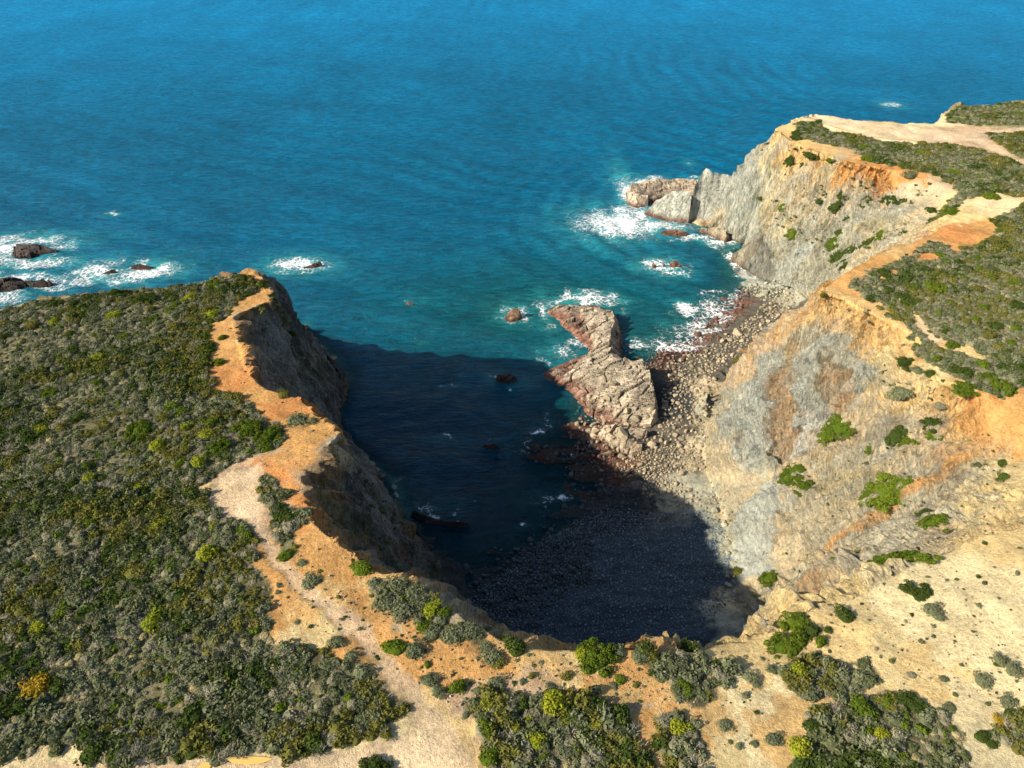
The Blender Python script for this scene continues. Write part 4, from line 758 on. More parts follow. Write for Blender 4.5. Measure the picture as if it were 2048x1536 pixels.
# scatter through geometry nodes: one object that places shared meshes on points
def scatter(name, protos, pts, rot, scl, pick, lab, cat, group=None):
    me = bpy.data.meshes.new(name); me.vertices.add(len(pts)); me.vertices.foreach_set('co', np.ascontiguousarray(pts, np.float32).ravel())
    a = me.attributes.new('rot', 'FLOAT_VECTOR', 'POINT'); a.data.foreach_set('vector', np.ascontiguousarray(rot, np.float32).ravel())
    a = me.attributes.new('scl', 'FLOAT_VECTOR', 'POINT'); a.data.foreach_set('vector', np.ascontiguousarray(scl, np.float32).ravel())
    a = me.attributes.new('pick', 'INT', 'POINT'); a.data.foreach_set('value', np.ascontiguousarray(pick, np.int32))
    o = add(name, me)
    g = bpy.data.node_groups.new(name + '_nodes', 'GeometryNodeTree'); g.interface.new_socket('Geometry', in_out='INPUT', socket_type='NodeSocketGeometry'); g.interface.new_socket('Geometry', in_out='OUTPUT', socket_type='NodeSocketGeometry')
    gi, go = g.nodes.new('NodeGroupInput'), g.nodes.new('NodeGroupOutput')
    j = g.nodes.new('GeometryNodeGeometryToInstance')
    infos = []
    for pm_ in protos:
        po = bpy.data.objects.new(pm_.name + '_source', pm_)
        oi = g.nodes.new('GeometryNodeObjectInfo'); oi.inputs['Object'].default_value = po; oi.inputs['As Instance'].default_value = True; infos.append(oi)
    for oi in reversed(infos): g.links.new(oi.outputs['Geometry'], j.inputs[0])
    ip = g.nodes.new('GeometryNodeInstanceOnPoints'); m2p = g.nodes.new('GeometryNodeMeshToPoints')
    g.links.new(gi.outputs[0], m2p.inputs['Mesh']); g.links.new(m2p.outputs[0], ip.inputs['Points'])
    def na(nm, dt):
        q = g.nodes.new('GeometryNodeInputNamedAttribute'); q.data_type = dt; q.inputs['Name'].default_value = nm; return q.outputs['Attribute']
    gj = g.nodes.new('GeometryNodeJoinGeometry')
    for oi in reversed(infos): g.links.new(oi.outputs['Geometry'], gj.inputs[0])
    g.links.new(gj.outputs[0], ip.inputs['Instance']); ip.inputs['Pick Instance'].default_value = True
    g.links.new(na('pick', 'INT'), ip.inputs['Instance Index'])
    e2r = g.nodes.new('FunctionNodeEulerToRotation'); g.links.new(na('rot', 'FLOAT_VECTOR'), e2r.inputs[0]); g.links.new(e2r.outputs[0], ip.inputs['Rotation'])
    g.links.new(na('scl', 'FLOAT_VECTOR'), ip.inputs['Scale']); g.links.new(ip.outputs[0], go.inputs[0])
    g.nodes.remove(j)
    md = o.modifiers.new('scatter', 'NODES'); md.node_group = g
    tag(o, lab, cat, group, 'stuff'); return o
kinds = ['sun', 'red', 'green', 'shade', 'wet']; plist = [m for k in kinds for m in PROTO[k]]
for nm, sel, lab in (('beach_boulders', lambda b: b[0] not in ('shade', 'wet'), 'mass of smaller boulders filling the sunlit beach and the foamy inlet'), ('beach_stones', lambda b: b[0] in ('shade', 'wet'), 'countless dark stones covering the shaded beach at the head of the cove')):
    bs = [b for b in rest if sel(b)]; n_ = len(bs)
    s = np.array([b[4] for b in bs])
    scatter(nm, plist, [(b[1], b[2], b[3] + b[4] * .1) for b in bs], rng.uniform(-.4, .4, (n_, 3)) + np.stack([np.zeros(n_), np.zeros(n_), rng.uniform(0, 6.28, n_)], 1), np.stack([s * 1.1, s, s], 1), [kinds.index(b[0]) * 6 + int(rng.integers(6)) for b in bs], lab, 'boulders' if nm == 'beach_boulders' else 'stones')

# ---------------------------------------------------------------- plants
def leaf_mat(name, c1, c2, tip=None):
    n = N(name); p = n.pos(); oi = n.n('ObjectInfo').outputs['Random']; lf = n.attr('leaf', 'Fac')
    col = n.mix(n.math('MULTIPLY_ADD', lf, .6, n.math('MULTIPLY', oi, .4)), c1, c2)
    if tip: col = n.mix(n.map(lf, .80, .95), col, tip)
    d = n.n('BsdfDiffuse'); n.l(col, d.inputs[0]); t = n.n('BsdfTranslucent'); n.l(col, t.inputs[0]); m = n.n('MixShader'); m.inputs[0].default_value = .22
    n.l(d.outputs[0], m.inputs[1]); n.l(t.outputs[0], m.inputs[2]); return n.done(m.outputs[0])
LM = dict(J=leaf_mat('bright_green_foliage', (.06, .10, .012), (.15, .20, .022)), D=leaf_mat('dark_green_foliage', (.035, .06, .014), (.085, .115, .025)), O=leaf_mat('olive_foliage', (.10, .105, .025), (.19, .18, .045)),
    Y=leaf_mat('yellow_green_foliage', (.17, .22, .02), (.33, .33, .03)), G=leaf_mat('grey_green_foliage', (.095, .115, .06), (.235, .25, .14)), R=leaf_mat('rust_brown_foliage', (.16, .06, .02), (.24, .10, .03)),
    S=leaf_mat('dry_twig_foliage', (.19, .18, .115), (.36, .34, .235)), W=leaf_mat('straw_grass', (.34, .29, .15), (.50, .44, .24)), T=leaf_mat('dark_scrub_foliage', (.065, .08, .035), (.17, .185, .085)),
    A=leaf_mat('amber_foliage', (.26, .18, .02), (.38, .26, .03)))
def bush_mesh(seed, nleaf, size, lobes=6, flat=.62, name='shrub', upright=0.0, rs=1.0, heart=.62):
    """radius about 1; leaf-sized faces through the shells of several lobes, over a low dark heart"""
    r = np.random.default_rng(seed)
    lb = []
    for k in range(lobes):
        a = r.uniform(0, 6.28); q = (.62 if rs == 1 else .74) * math.sqrt(r.random()); rad = r.uniform(.24, .50) * (1.15 - .5 * q) * rs
        lb.append((q * math.cos(a), q * math.sin(a), flat * (.30 + .35 * (1 - q) * r.random()), rad))
    lb.append((0, 0, flat * .35, .5 * rs)); lt = r.random(len(lb)); lb = np.array(lb)
    pr = lb[:, 3] ** 2; pk = r.choice(len(lb), nleaf, p=pr / pr.sum())
    d = r.normal(size=(nleaf, 3)); d[:, 2] = np.abs(d[:, 2]) * 1.0 - .25; d /= np.linalg.norm(d, axis=1)[:, None]
    rad = lb[pk, 3] * (r.uniform(.62, 1.08, nleaf)); c = lb[pk, :3] + d * rad[:, None] * np.array([1, 1, .85]); c[:, 2] = np.maximum(c[:, 2], .02)
    nrm = d + r.normal(size=d.shape) * .55; nrm /= np.linalg.norm(nrm, axis=1)[:, None]
    t = np.cross(nrm, r.normal(size=d.shape)); t /= np.linalg.norm(t, axis=1)[:, None]; b = np.cross(nrm, t)
    s = size * r.uniform(.6, 1.3, nleaf)[:, None]; s2 = s * (.55 if upright == 0 else .3)
    Vq = np.concatenate([c - t * s, c - b * s2, c + t * s, c + b * s2 + nrm * s * .2], 1).reshape(-1, 3)
    Fq = np.arange(nleaf * 4).reshape(-1, 4)
    lv = np.repeat(r.random(nleaf) * .5 + .35 * lt[pk] + .15 * np.clip(c[:, 2] / max(flat, .1), 0, 1), 4)
    # heart, held at the darkest leaf tone as painted inner shade
    bm = bmesh.new(); bmesh.ops.create_icosphere(bm, subdivisions=2, radius=heart)
    hv = np.array([v.co[:] for v in bm.verts]); hf = np.array([[v.index for v in f.verts] for f in bm.faces]); bm.free()
    hv = hv * np.array([1, 1, flat * .95]) * (1 + .3 * vnoise(hv[:, 0] * 3 + seed, hv[:, 1] * 3, hv[:, 2] * 3, seed))[:, None] + np.array([0, 0, flat * .2])
    Vt = np.concatenate([Vq, hv]); 
    tri = np.concatenate([Fq[:, [0, 1, 2]], Fq[:, [0, 2, 3]], hf + len(Vq)])
    me = mesh_np(name, Vt, tri, smooth=False); attr_f(me, 'leaf', np.concatenate([lv, np.full(len(hv), .0)])); return me
BUSH = {}
for k in 'JDOYGRSAT':
    BUSH[k] = []
    for s in range(3 if k in 'RA' else 4):
        me = bush_mesh(100 + s * 13 + ord(k), 800, .085 if k not in 'GST' else .075, 5 + s, .66 if k not in 'GS' else .55, 'shrub'); me.materials.append(LM[k]); BUSH[k].append(me)
BIG = {}
for k in 'JD':
    BIG[k] = []
    for s in range(4):
        me = bush_mesh(900 + s * 17 + ord(k), 4200, .05, 30 + 2 * s, .62, 'shrub', 0., .50, .46); me.materials.append(LM[k]); BIG[k].append(me)
NAMEC = dict(J='bright green', D='dark green', O='olive green', Y='yellow-green', G='grey-green', R='rust-brown', A='amber', S='dry grey', T='dark')
SH = [(424, 839, 40, 'J'), (494, 846, 60, 'J'), (538, 861, 55, 'J'), (533, 889, 38, 'J'), (437, 889, 58, 'J'), (280, 855, 60, 'J'), (393, 755, 45, 'J'), (342, 807, 35, 'J'), (444, 672, 20, 'J'), (434, 716, 30, 'J'), (403, 718, 28, 'J'), (407, 694, 42, 'J'),
 (405, 668, 34, 'J'), (246, 668, 34, 'J'), (301, 636, 36, 'J'), (123, 855, 32, 'O'), (366, 820, 30, 'J'), (185, 590, 54, 'D'), (287, 590, 54, 'D'), (236, 583, 42, 'D'), (342, 580, 54, 'D'), (110, 603, 40, 'D'), (482, 550, 30, 'D'), (523, 562, 34, 'D'), (431, 560, 42, 'J'), (595, 832, 50, 'G'), (567, 782, 30, 'O'), (625, 838, 24, 'G'),
 (493, 1066, 38, 'J'), (573, 1105, 36, 'J'), (621, 1151, 42, 'G'), (604, 1124, 22, 'G'), (722, 1126, 44, 'J'), (862, 1211, 50, 'Y'), (889, 1220, 36, 'J'), (790, 1163, 54, 'G'), (773, 1196, 52, 'G'), (824, 1175, 52, 'G'), (806, 1211, 54, 'G'), (845, 1200, 40, 'G'), (848, 1250, 34, 'J'), (865, 1262, 40, 'G'), (903, 1259, 54, 'G'), (940, 1254, 44, 'G'),
 (790, 1286, 48, 'J'), (828, 1290, 46, 'G'), (985, 1300, 50, 'G'), (995, 1320, 30, 'O'), (970, 1290, 34, 'G'), (855, 1327, 18, 'J'), (918, 1365, 42, 'J'), (955, 1374, 26, 'G'), (992, 1355, 42, 'G'), (858, 1356, 40, 'G'), (875, 1378, 34, 'G'), (674, 1276, 38, 'G'), (701, 1307, 32, 'G'), (595, 1245, 14, 'G'), (558, 1170, 15, 'G'), (556, 1183, 12, 'G'), (720, 1255, 12, 'G'),
 (1004, 1266, 13, 'Y'), (1196, 1296, 88, 'J'), (1170, 1300, 44, 'Y'), (1236, 1292, 40, 'G'), (1278, 1303, 42, 'G'), (1184, 1337, 17, 'J'), (1238, 1350, 27, 'J'), (1216, 1335, 18, 'G'), (1134, 1347, 26, 'O'), (1065, 1348, 18, 'O'), (1046, 1360, 18, 'G'), (1100, 1370, 18, 'G'), (1035, 1382, 14, 'G'), (1192, 1374, 30, 'G'), (1228, 1366, 20, 'G'), (1272, 1366, 16, 'O'), (850, 1300, 14, 'G'),
 (1356, 1447, 44, 'Y'), (1370, 1372, 44, 'J'), (1356, 1325, 42, 'G'), (1199, 1447, 42, 'Y'), (1031, 1456, 26, 'Y'), (976, 1450, 50, 'J'), (980, 1505, 54, 'J'), (1154, 1502, 32, 'Y'), (1084, 1514, 28, 'J'), (932, 1428, 19, 'G'), (773, 1464, 32, 'O'), (750, 1536, 84, 'D'), (1060, 1428, 28, 'Y'), (1130, 1440, 36, 'Y'), (1220, 1510, 30, 'J'),
 (1541, 1140, 44, 'J'), (1618, 1111, 28, 'D'), (1700, 1095, 88, 'J'), (1790, 1098, 100, 'J'), (1852, 1103, 62, 'J'), (1760, 1108, 44, 'J'), (1871, 1028, 68, 'J'), (1850, 1020, 30, 'D'), (1895, 1052, 14, 'J'), (1666, 1190, 34, 'J'), (1692, 1224, 46, 'D'), (1830, 1175, 60, 'D'), (1587, 1234, 60, 'J'), (1566, 1282, 72, 'J'), (1600, 1268, 50, 'J'), (1625, 1256, 38, 'D'), (1642, 1279, 32, 'J'), (1656, 1257, 20, 'D'), (1600, 1337, 46, 'Y'), (1763, 1461, 46, 'Y'), (1734, 1460, 36, 'J'),
 (1799, 1512, 36, 'J'), (2016, 1396, 38, 'G'), (1967, 1354, 38, 'G'), (2000, 1315, 40, 'G'), (2024, 1335, 40, 'G'), (1864, 1215, 42, 'G'), (1875, 1232, 30, 'G'), (1823, 1345, 22, 'S'), (1888, 1354, 22, 'G'), (1902, 1407, 30, 'G'), (1962, 1470, 36, 'D'), (1982, 1483, 26, 'D'), (1548, 1473, 38, 'G'), (1498, 1350, 34, 'G'), (1512, 1367, 20, 'G'), (1491, 1390, 22, 'G'), (1450, 1446, 36, 'G'), (1508, 1488, 18, 'G'), (1997, 1437, 28, 'A'), (1478, 1138, 32, 'O'),
 (1034, 1283, 56, 'D'), (1380, 1285, 44, 'D'), (1308, 1284, 44, 'D'), (1683, 838, 70, 'J'), (1655, 860, 40, 'J'), (1796, 855, 56, 'D'), (1820, 874, 44, 'J'), (1864, 840, 46, 'D'), (1868, 864, 36, 'J'), (1734, 892, 26, 'J'), (1743, 851, 26, 'D'), (1578, 948, 44, 'J'), (1610, 960, 50, 'J'), (1592, 932, 50, 'J'), (1580, 997, 18, 'O'), (1780, 965, 90, 'J'), (1745, 985, 60, 'J'), (1815, 958, 56, 'J'), (1727, 996, 30, 'J'),
 (2009, 945, 34, 'D'), (2006, 920, 26, 'D'), (1960, 924, 28, 'T'), (1816, 718, 54, 'D'), (1803, 773, 46, 'G'), (1772, 742, 20, 'D'), (1922, 732, 52, 'D'), (1929, 766, 60, 'J'), (2008, 764, 56, 'J'), (1975, 745, 40, 'J'), (1881, 800, 24, 'S'), (1862, 743, 30, 'D'), (1836, 735, 30, 'G'),
 (1597, 261, 32, 'D'), (1592, 272, 28, 'D'), (1581, 313, 28, 'D'), (1608, 325, 20, 'D'), (1622, 305, 42, 'D'), (1566, 409, 20, 'J'), (1587, 462, 28, 'J'), (1684, 384, 22, 'D'), (1672, 404, 28, 'D'), (1705, 432, 38, 'D'), (1728, 398, 34, 'D'), (1780, 393, 38, 'D'), (1804, 396, 26, 'D'), (1765, 462, 50, 'J'), (1742, 475, 46, 'D'), (1684, 456, 28, 'D'), (1668, 479, 34, 'J'), (1680, 500, 40, 'D'),
 (1693, 519, 40, 'D'), (1706, 490, 26, 'D'), (1904, 418, 46, 'J'), (1862, 417, 30, 'D'), (1808, 460, 20, 'D'), (1813, 328, 30, 'D'), (1738, 312, 32, 'J'), (1821, 346, 34, 'G'), (1982, 388, 34, 'J'), (1771, 542, 36, 'D'), (1817, 586, 56, 'D'), (1870, 567, 48, 'J'), (1746, 589, 32, 'D'), (1645, 586, 14, 'J'), (1477, 714, 26, 'O'), (1515, 685, 18, 'O'), (1660, 320, 20, 'J'), (1520, 395, 12, 'D'), (1640, 395, 16, 'D'), (1596, 372, 14, 'O'), (1730, 290, 30, 'J'), (1860, 305, 36, 'O'), (1905, 340, 36, 'J'), (1950, 330, 34, 'D'), (1840, 300, 28, 'J')]
PLACES = [  # first region whose box holds the bush: x0,y0,x1,y1, phrase
 (0, 540, 560, 615, 'along the seaward edge of the left plateau'), (380, 615, 640, 800, 'by the orange cliff-edge path'), (0, 615, 380, 900, 'in the middle of the left plateau scrub'), (380, 800, 640, 910, 'above the pale soil fan on the left'),
 (470, 910, 720, 1170, 'beside the narrow part of the dirt path'), (540, 1160, 740, 1320, 'on the yellow soil left of the dirt path'), (720, 1100, 960, 1275, 'on the cliff edge right of the dirt path'), (740, 1275, 1080, 1400, 'on the orange soil below the shaded beach'), (740, 1400, 960, 1536, 'beside the wide bottom road'),
 (960, 1260, 1290, 1325, 'on the cliff rim in the bottom middle'), (1020, 1325, 1290, 1395, 'on the orange soil in the bottom middle'), (940, 1395, 1290, 1536, 'in the scrub patch at the bottom middle'), (1290, 1260, 1420, 1300, 'under the rim on the shaded slope'), (1290, 1300, 1420, 1536, 'in the scrub strip right of the bottom middle'),
 (1420, 1300, 1560, 1536, 'on the pale eroded soil at the bottom'), (1540, 1300, 1840, 1536, 'in the scrub patch at the bottom right'), (1840, 1180, 2048, 1536, 'on the cream hill at the bottom right'), (1470, 1070, 1920, 1160, 'in the gully below the cream crest'), (1540, 1160, 1860, 1300, 'along the crest of the cream hill'),
 (1540, 900, 1700, 1010, 'on the lower grey slope above the beach'), (1700, 900, 1860, 1010, 'on the beige slope right of centre'), (1840, 900, 2048, 1070, 'high on the beige slope near the right edge'), (1620, 800, 1900, 900, 'on the slope below the orange shoulder'), (1760, 700, 2048, 805, 'at the lower edge of the right plateau'),
 (1700, 500, 2048, 700, 'on the right plateau scrub'), (1440, 580, 1700, 730, 'on the orange spur above the boulder beach'), (1640, 440, 1820, 530, 'low in the ravine of the right headland'), (1840, 360, 2048, 440, 'at the head of the ravine'), (1550, 240, 1640, 340, 'atop the right headland cliff'), (1500, 340, 1840, 480, 'on the right headland cliff face'), (1640, 240, 2048, 360, 'on the scrubby right headland top')]
def region(px, py):
    for (a, b, c, d, s) in PLACES:
        if a <= px <= c and b <= py <= d: return s
    return 'on the open ground'
items = []
for (bx, by, wp, k) in SH:
    pos, t = hit(bx, by + wp * .22); items.append([bx, by, wp * t / FPX / 2, k, pos, True])
# the larger bushes inside the scrub, kept apart from one another
taken = [(i[4][0], i[4][1], i[2]) for i in items]
AUTO = [(0, 95, 'JDOYO'), (2, 46, 'JDJO'), (3, 12, 'JDO'), (5, 12, 'JO'), (6, 8, 'JYDG'), (8, 6, 'JDY'), (4, 5, 'DJ')]
for vi, cnt, ks in AUTO:
    pw_ = VEGW[vi]; mn, mx = pw_.min(0), pw_.max(0); got = 0; tr = 0
    while got < cnt and tr < 6000:
        tr += 1
        cx, cy = rng.uniform(mn, mx)
        dd = cy * CP + 0; zc = ground(cx, cy); vy = (cy * SP - (CAMH - zc) * CP); fw = cy * CP + (CAMH - zc) * SP
        sxp = 1024 + FPX * cx / fw; syp = 768 - FPX * vy / fw
        if not (0 < sxp < 2048 and 200 < syp < 1530): continue
        if not inside(np.array([cx]), np.array([cy]), pw_)[0] or zc < 33: continue
        clump = vnoise(np.array([cx / 14]), np.array([cy / 14]), None, 401)[0]
        if clump < rng.uniform(-.5, .25): continue
        r_ = rng.uniform(.75, 1.7) * (1.15 if vi in (3, 5) else 1)
        if any((cx - a) ** 2 + (cy - b) ** 2 < (.9 * (r_ + q)) ** 2 for a, b, q in taken): continue
        k = ks[int(rng.integers(len(ks)))]
        if vi == 0 and syp > 1330 and sxp < 650: k = 'JYDJAOR'[int(rng.integers(7))]
        taken.append((cx, cy, r_)); items.append([sxp, syp, r_, k, np.array([cx, cy, zc]), False]); got += 1
ORD = 'first second third fourth fifth sixth seventh eighth ninth tenth eleventh twelfth'.split()
bins = {}
for it in items:
    if it[5]: bins.setdefault((region(it[0], it[1]), it[3]), []).append(it)
for (reg, k), lst in bins.items():
    lst.sort(key=lambda i: i[0])
    for j, it in enumerate(lst):
        if len(lst) == 1: s = NAMEC[k] + ' shrub ' + reg
        elif len(lst) == 2: s = ('left' if j == 0 else 'right') + ' of two ' + NAMEC[k] + ' shrubs ' + reg
        else: s = (ORD[j] if j < 12 else 'rightmost') + ' ' + NAMEC[k] + ' shrub ' + reg + ('' if j >= 12 else ', from the left')
        it.append(s)
GR = {0: 'on the left', 1: 'on the right'}
for it in items:
    (bx, by, r_, k, pos, named) = it[:6]
    me = (BIG if k in BIG and r_ > 1.5 else BUSH)[k][int(rng.integers(len(BUSH[k])))]
    o = add('shrub', me); gz_ = ground(pos[0], pos[1])
    steep = gz_ < 33 or (named and bx > 1440 and by > 780 and by < 1115)
    o.location = (pos[0], pos[1], gz_ - .12 * r_ - (.3 if steep else 0)); o.rotation_euler = (0, 0, rng.uniform(0, 6.28))
    q = r_ * 1.22; o.scale = (q * rng.uniform(.95, 1.15), q * rng.uniform(.85, 1.0), q * (rng.uniform(.8, .95) if not steep else .75) * (1 if r_ < 2.5 else .8))
    if steep:
        e = 1.2; gx_ = (ground(pos[0] + e, pos[1]) - ground(pos[0] - e, pos[1])) / (2 * e); gy_ = (ground(pos[0], pos[1] + e) - ground(pos[0], pos[1] - e)) / (2 * e)
        nv = Vector((-gx_, -gy_, 1.0)).normalized().lerp(Vector((0, 0, 1)), .25); o.rotation_euler = nv.to_track_quat('Z', 'Y').to_euler()
    if named: tag(o, it[6], 'shrub', 'shrubs on the cliffs and plateaus')
    else: tag(o, ('large ' if r_ > 1.3 else 'small ') + NAMEC[k] + ' shrub in the scrub of the ' + ('left plateau, ' if pos[0] < 0 else ('bottom patches, ' if by > 1380 else 'right plateau, ')) + ('near' if by > 1250 else 'middle' if by > 850 else 'far') + ' part' + (', left side' if bx < 250 else ', right side' if bx > 1850 or 400 < bx < 800 else ''), 'shrub', 'shrubs scattered in the scrub')

# scrub: countless low plants
SCR = []
TWIG = leaf_mat('bare_twigs', (.30, .27, .21), (.52, .48, .40))
for k, sd in (('T', 1), ('T', 2), ('G', 3), ('G', 4), ('O', 5), ('D', 6), ('S', 7), ('S', 8), ('W', 9), ('J', 10)):
    me = bush_mesh(500 + sd * 3, 110, .17 if k not in 'SW' else .14, 4, .6 if k != 'W' else .4, 'scrub_tuft', upright=1.0 if k in 'SW' else 0.); me.materials.append(LM[k]); SCR.append(me)
r_ = np.random.default_rng(5); nt_ = 46; dd_ = r_.normal(size=(nt_, 3)); dd_[:, 2] = np.abs(dd_[:, 2]) + .3; dd_ /= np.linalg.norm(dd_, axis=1)[:, None]; ss_ = np.cross(dd_, r_.normal(size=(nt_, 3))); ss_ /= np.linalg.norm(ss_, axis=1)[:, None]
bs_ = r_.uniform(-.25, .25, (nt_, 3)) * np.array([1, 1, 0]); Vt_ = np.concatenate([bs_ - ss_ * .035, bs_ + ss_ * .035, bs_ + dd_ * r_.uniform(.7, 1.15, (nt_, 1))], 1).reshape(-1, 3)
me = mesh_np('twig_tuft', Vt_, np.arange(nt_ * 3).reshape(-1, 3), False); attr_f(me, 'leaf', np.repeat(r_.random(nt_), 3)); me.materials.append(TWIG); SCR.append(me)
pts, rot, scl, pick = [], [], [], []
for vi, pw_ in enumerate(VEGW):
    mn, mx = pw_.min(0), pw_.max(0); mn = np.maximum(mn, (-150, 20)); mx = np.minimum(mx, (200, 262))
    area = np.prod(mx - mn); n_ = int(area * 4.6); c = rng.uniform(mn, mx, (n_, 2))
    wx, wy = c[:, 0] + 1.1 * fbm(c[:, 0] / 2.5, c[:, 1] / 2.5, None, 3, 111), c[:, 1] + 1.1 * fbm(c[:, 0] / 2.5, c[:, 1] / 2.5, None, 3, 112)
    c = c[inside(wx, wy, pw_) & ~np.any([inside(c[:, 0], c[:, 1], q) for q in CUTW], axis=0)]; zc = bil(HZ, c[:, 0], c[:, 1]); c = c[zc > 34]
    thin = fbm(c[:, 0] / 5, c[:, 1] / 5, None, 3, 411); c = c[thin + rng.uniform(-.5, .5, len(c)) > -1.15]
    f1 = fbm(c[:, 0] / 6, c[:, 1] / 6, None, 3, 421); f2 = fbm(c[:, 0] / 9, c[:, 1] / 9, None, 3, 431); u = rng.random(len(c))
    pk = np.where(u < .40, rng.integers(0, 2, len(c)), np.where(u < .78, rng.integers(2, 4, len(c)), rng.integers(6, 8, len(c))))
    pk = np.where((f1 > .25) & (u < .55), 4, pk); pk = np.where((f1 < -.3) & (u < .3), 8, pk); pk = np.where((f2 > .3) & (u > .6), 5, pk); pk = np.where((f2 < -.1) & (u > .93), 9, pk)
    pk = np.where(rng.random(len(c)) < .10, 10, pk)
    g_ = np.array([ground(a, b) for a, b in c]); s = (.3 + .75 * rng.random(len(c)) ** 1.8) * (1 + .4 * f2)
    s = np.where(pk == 8, s * .7, s)
    pts.append(np.column_stack([c, g_ - .06])); rot.append(np.column_stack([rng.uniform(-.2, .2, (len(c), 2)), rng.uniform(0, 6.28, len(c))])); scl.append(np.column_stack([s * 1.1, s, s * rng.uniform(.8, 1.25, len(c))])); pick.append(pk)
print('scrub', sum(len(p_) for p_ in pts))
scatter('scrub', SCR, np.concatenate(pts), np.concatenate(rot), np.concatenate(scl), np.concatenate(pick), 'low grey-green scrub covering the plateaus', 'scrub')
# stray low plants on the bare soil and the rock slopes
c = []; 
STR = [([(560, 1100), (720, 1120), (900, 1260), (1100, 1320), (1290, 1330), (1290, 1420), (900, 1400), (700, 1290), (560, 1230)], 260, (.12, .3)), ([(1400, 1310), (1560, 1250), (1800, 1150), (2040, 1060), (2040, 1420), (1900, 1400), (1760, 1320), (1500, 1330), (1560, 1480), (1420, 1520)], 230, (.12, .38)),
 ([(1480, 1160), (1560, 960), (1700, 830), (1900, 830), (2040, 900), (2000, 1050), (1750, 1140), (1540, 1230)], 650, (.12, .34)), ([(1520, 300), (1600, 290), (1830, 350), (1900, 400), (1780, 480), (1620, 540), (1540, 450)], 420, (.2, .75)), ([(1700, 700), (1860, 710), (1900, 790), (1760, 800)], 60, (.2, .5)),
 ([(520, 600), (620, 680), (640, 760), (560, 760), (490, 660)], 150, (.25, .8)), ([(535, 560), (560, 590), (590, 640), (620, 690), (600, 690), (560, 640), (540, 600)], 140, (.4, 1.1)), ([(690, 900), (760, 960), (840, 1090), (760, 1090), (700, 1000)], 120, (.2, .6)), ([(430, 640), (480, 640), (500, 760), (640, 830), (680, 880), (600, 880), (480, 790)], 50, (.12, .3)), ([(1640, 590), (1800, 500), (1900, 470), (1860, 680), (1750, 660)], 90, (.15, .45))]
pts, rot, scl, pick = [], [], [], []
for poly, cnt, (r0, r1) in STR:
    pl = np.array(poly, float); mn, mx = pl.min(0), pl.max(0); cc_ = rng.uniform(mn, mx, (cnt * 3, 2)); cc_ = cc_[inside(cc_[:, 0], cc_[:, 1], pl)][:cnt]
    for (a, b) in cc_:
        pos, t = hit(a, b); s = r0 * .7 + (r1 * 1.25 - r0) * rng.random() ** 4; gz_ = ground(pos[0], pos[1])
        if gz_ < 5: continue
        pts.append((pos[0], pos[1], gz_)); rot.append((rng.uniform(-.3, .3), rng.uniform(-.3, .3), rng.uniform(0, 6.28))); scl.append((s * 1.2, s, s)); pick.append(int(rng.choice([0, 1, 2, 3, 5, 6, 4])))
scatter('sparse_tufts', SCR, np.array(pts), np.array(rot), np.array(scl), np.array(pick), 'sparse low tufts dotted over the bare soil and slopes', 'tufts')
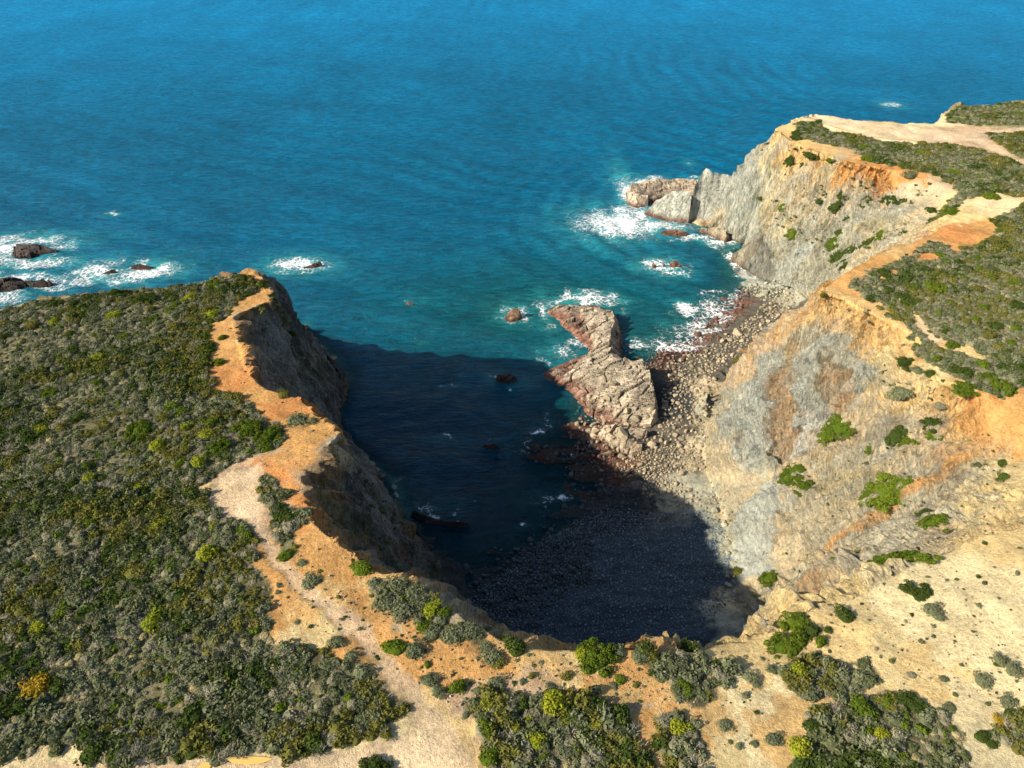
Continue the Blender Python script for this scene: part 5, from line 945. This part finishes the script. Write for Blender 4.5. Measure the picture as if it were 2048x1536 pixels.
# loose stones on the soil
pts, rot, scl, pick = [], [], [], []
for poly, cnt in (([(600, 880), (690, 870), (620, 1000), (720, 1110), (900, 1260), (1100, 1300), (1290, 1300), (1400, 1420), (900, 1420), (560, 1180), (480, 960)], 1500), ([(1400, 1310), (1560, 1250), (1800, 1150), (2040, 1060), (2040, 1420), (1500, 1330)], 350), ([(1480, 1160), (1560, 960), (1700, 830), (1900, 830), (2000, 1050), (1540, 1230)], 1500), ([(1540, 700), (1640, 760), (1620, 900), (1540, 900)], 700)):
    pl = np.array(poly, float); mn, mx = pl.min(0), pl.max(0); cc_ = rng.uniform(mn, mx, (cnt * 3, 2)); cc_ = cc_[inside(cc_[:, 0], cc_[:, 1], pl)][:cnt]
    for (a, b) in cc_:
        pos, t = hit(a, b); s = .05 + .2 * rng.random() ** 4
        if any(inside(np.array([pos[0]]), np.array([pos[1]]), q)[0] for q in PATHW[:3]): continue
        pts.append((pos[0], pos[1], ground(pos[0], pos[1]) + s * .2)); rot.append(rng.uniform(0, 6, 3)); scl.append((s, s, s * .8)); pick.append(int(rng.integers(6)))
scatter('loose_stones', PROTO['sun'], np.array(pts), np.array(rot), np.array(scl), np.array(pick), 'loose stones strewn over the soil and scree', 'stones')

# ---------------------------------------------------------------- puddles
def puddle(label, pix, col, zoff=.03, zfix=None):
    w_ = [hit(a, b)[0] for a, b in pix] if zfix is None else [np.array(P(a, b, zfix)) for a, b in pix]
    zt = (max(ground(q[0], q[1]) for q in w_) + zoff) if zfix is None else zfix
    n_ = 40; q = np.array([[a[0], a[1]] for a in w_]); k_ = len(q); out = []
    for i in range(n_):
        u = i / n_ * k_; a, f = int(u), u - int(u); p0, p1, p2, p3 = q[(a - 1) % k_], q[a % k_], q[(a + 1) % k_], q[(a + 2) % k_]
        out.append(.5 * ((2 * p1) + (-p0 + p2) * f + (2 * p0 - 5 * p1 + 4 * p2 - p3) * f * f + (-p0 + 3 * p1 - 3 * p2 + p3) * f ** 3))
    o_ = np.array(out); c_ = o_.mean(0); Vp = [(c_[0], c_[1], zt)] + [(a[0], a[1], zt) for a in o_]; Fp = [(0, 1 + i, 1 + (i + 1) % n_) for i in range(n_)]
    me = mesh_np('puddle', np.array(Vp), np.array(Fp)); n = N('puddle_water'); m = n.done(n.bsdf(col, .08, None, .5)); tag(add('puddle', me, m), label, 'puddle')
puddle('long ochre puddle on the bottom road', [(455, 1519), (500, 1514), (545, 1520), (520, 1528), (475, 1528)], (.62, .42, .12))
puddle('small ochre puddle left of the long one, at the bottom edge', [(395, 1534), (410, 1525), (428, 1524), (415, 1536), (400, 1542)], (.62, .42, .12))
for o in COL.objects:
    if len(str(o.get('label', '')).split()) > 16: print('LONG', o['label'])
print('tris', sum(len(m.polygons) for m in bpy.data.meshes))
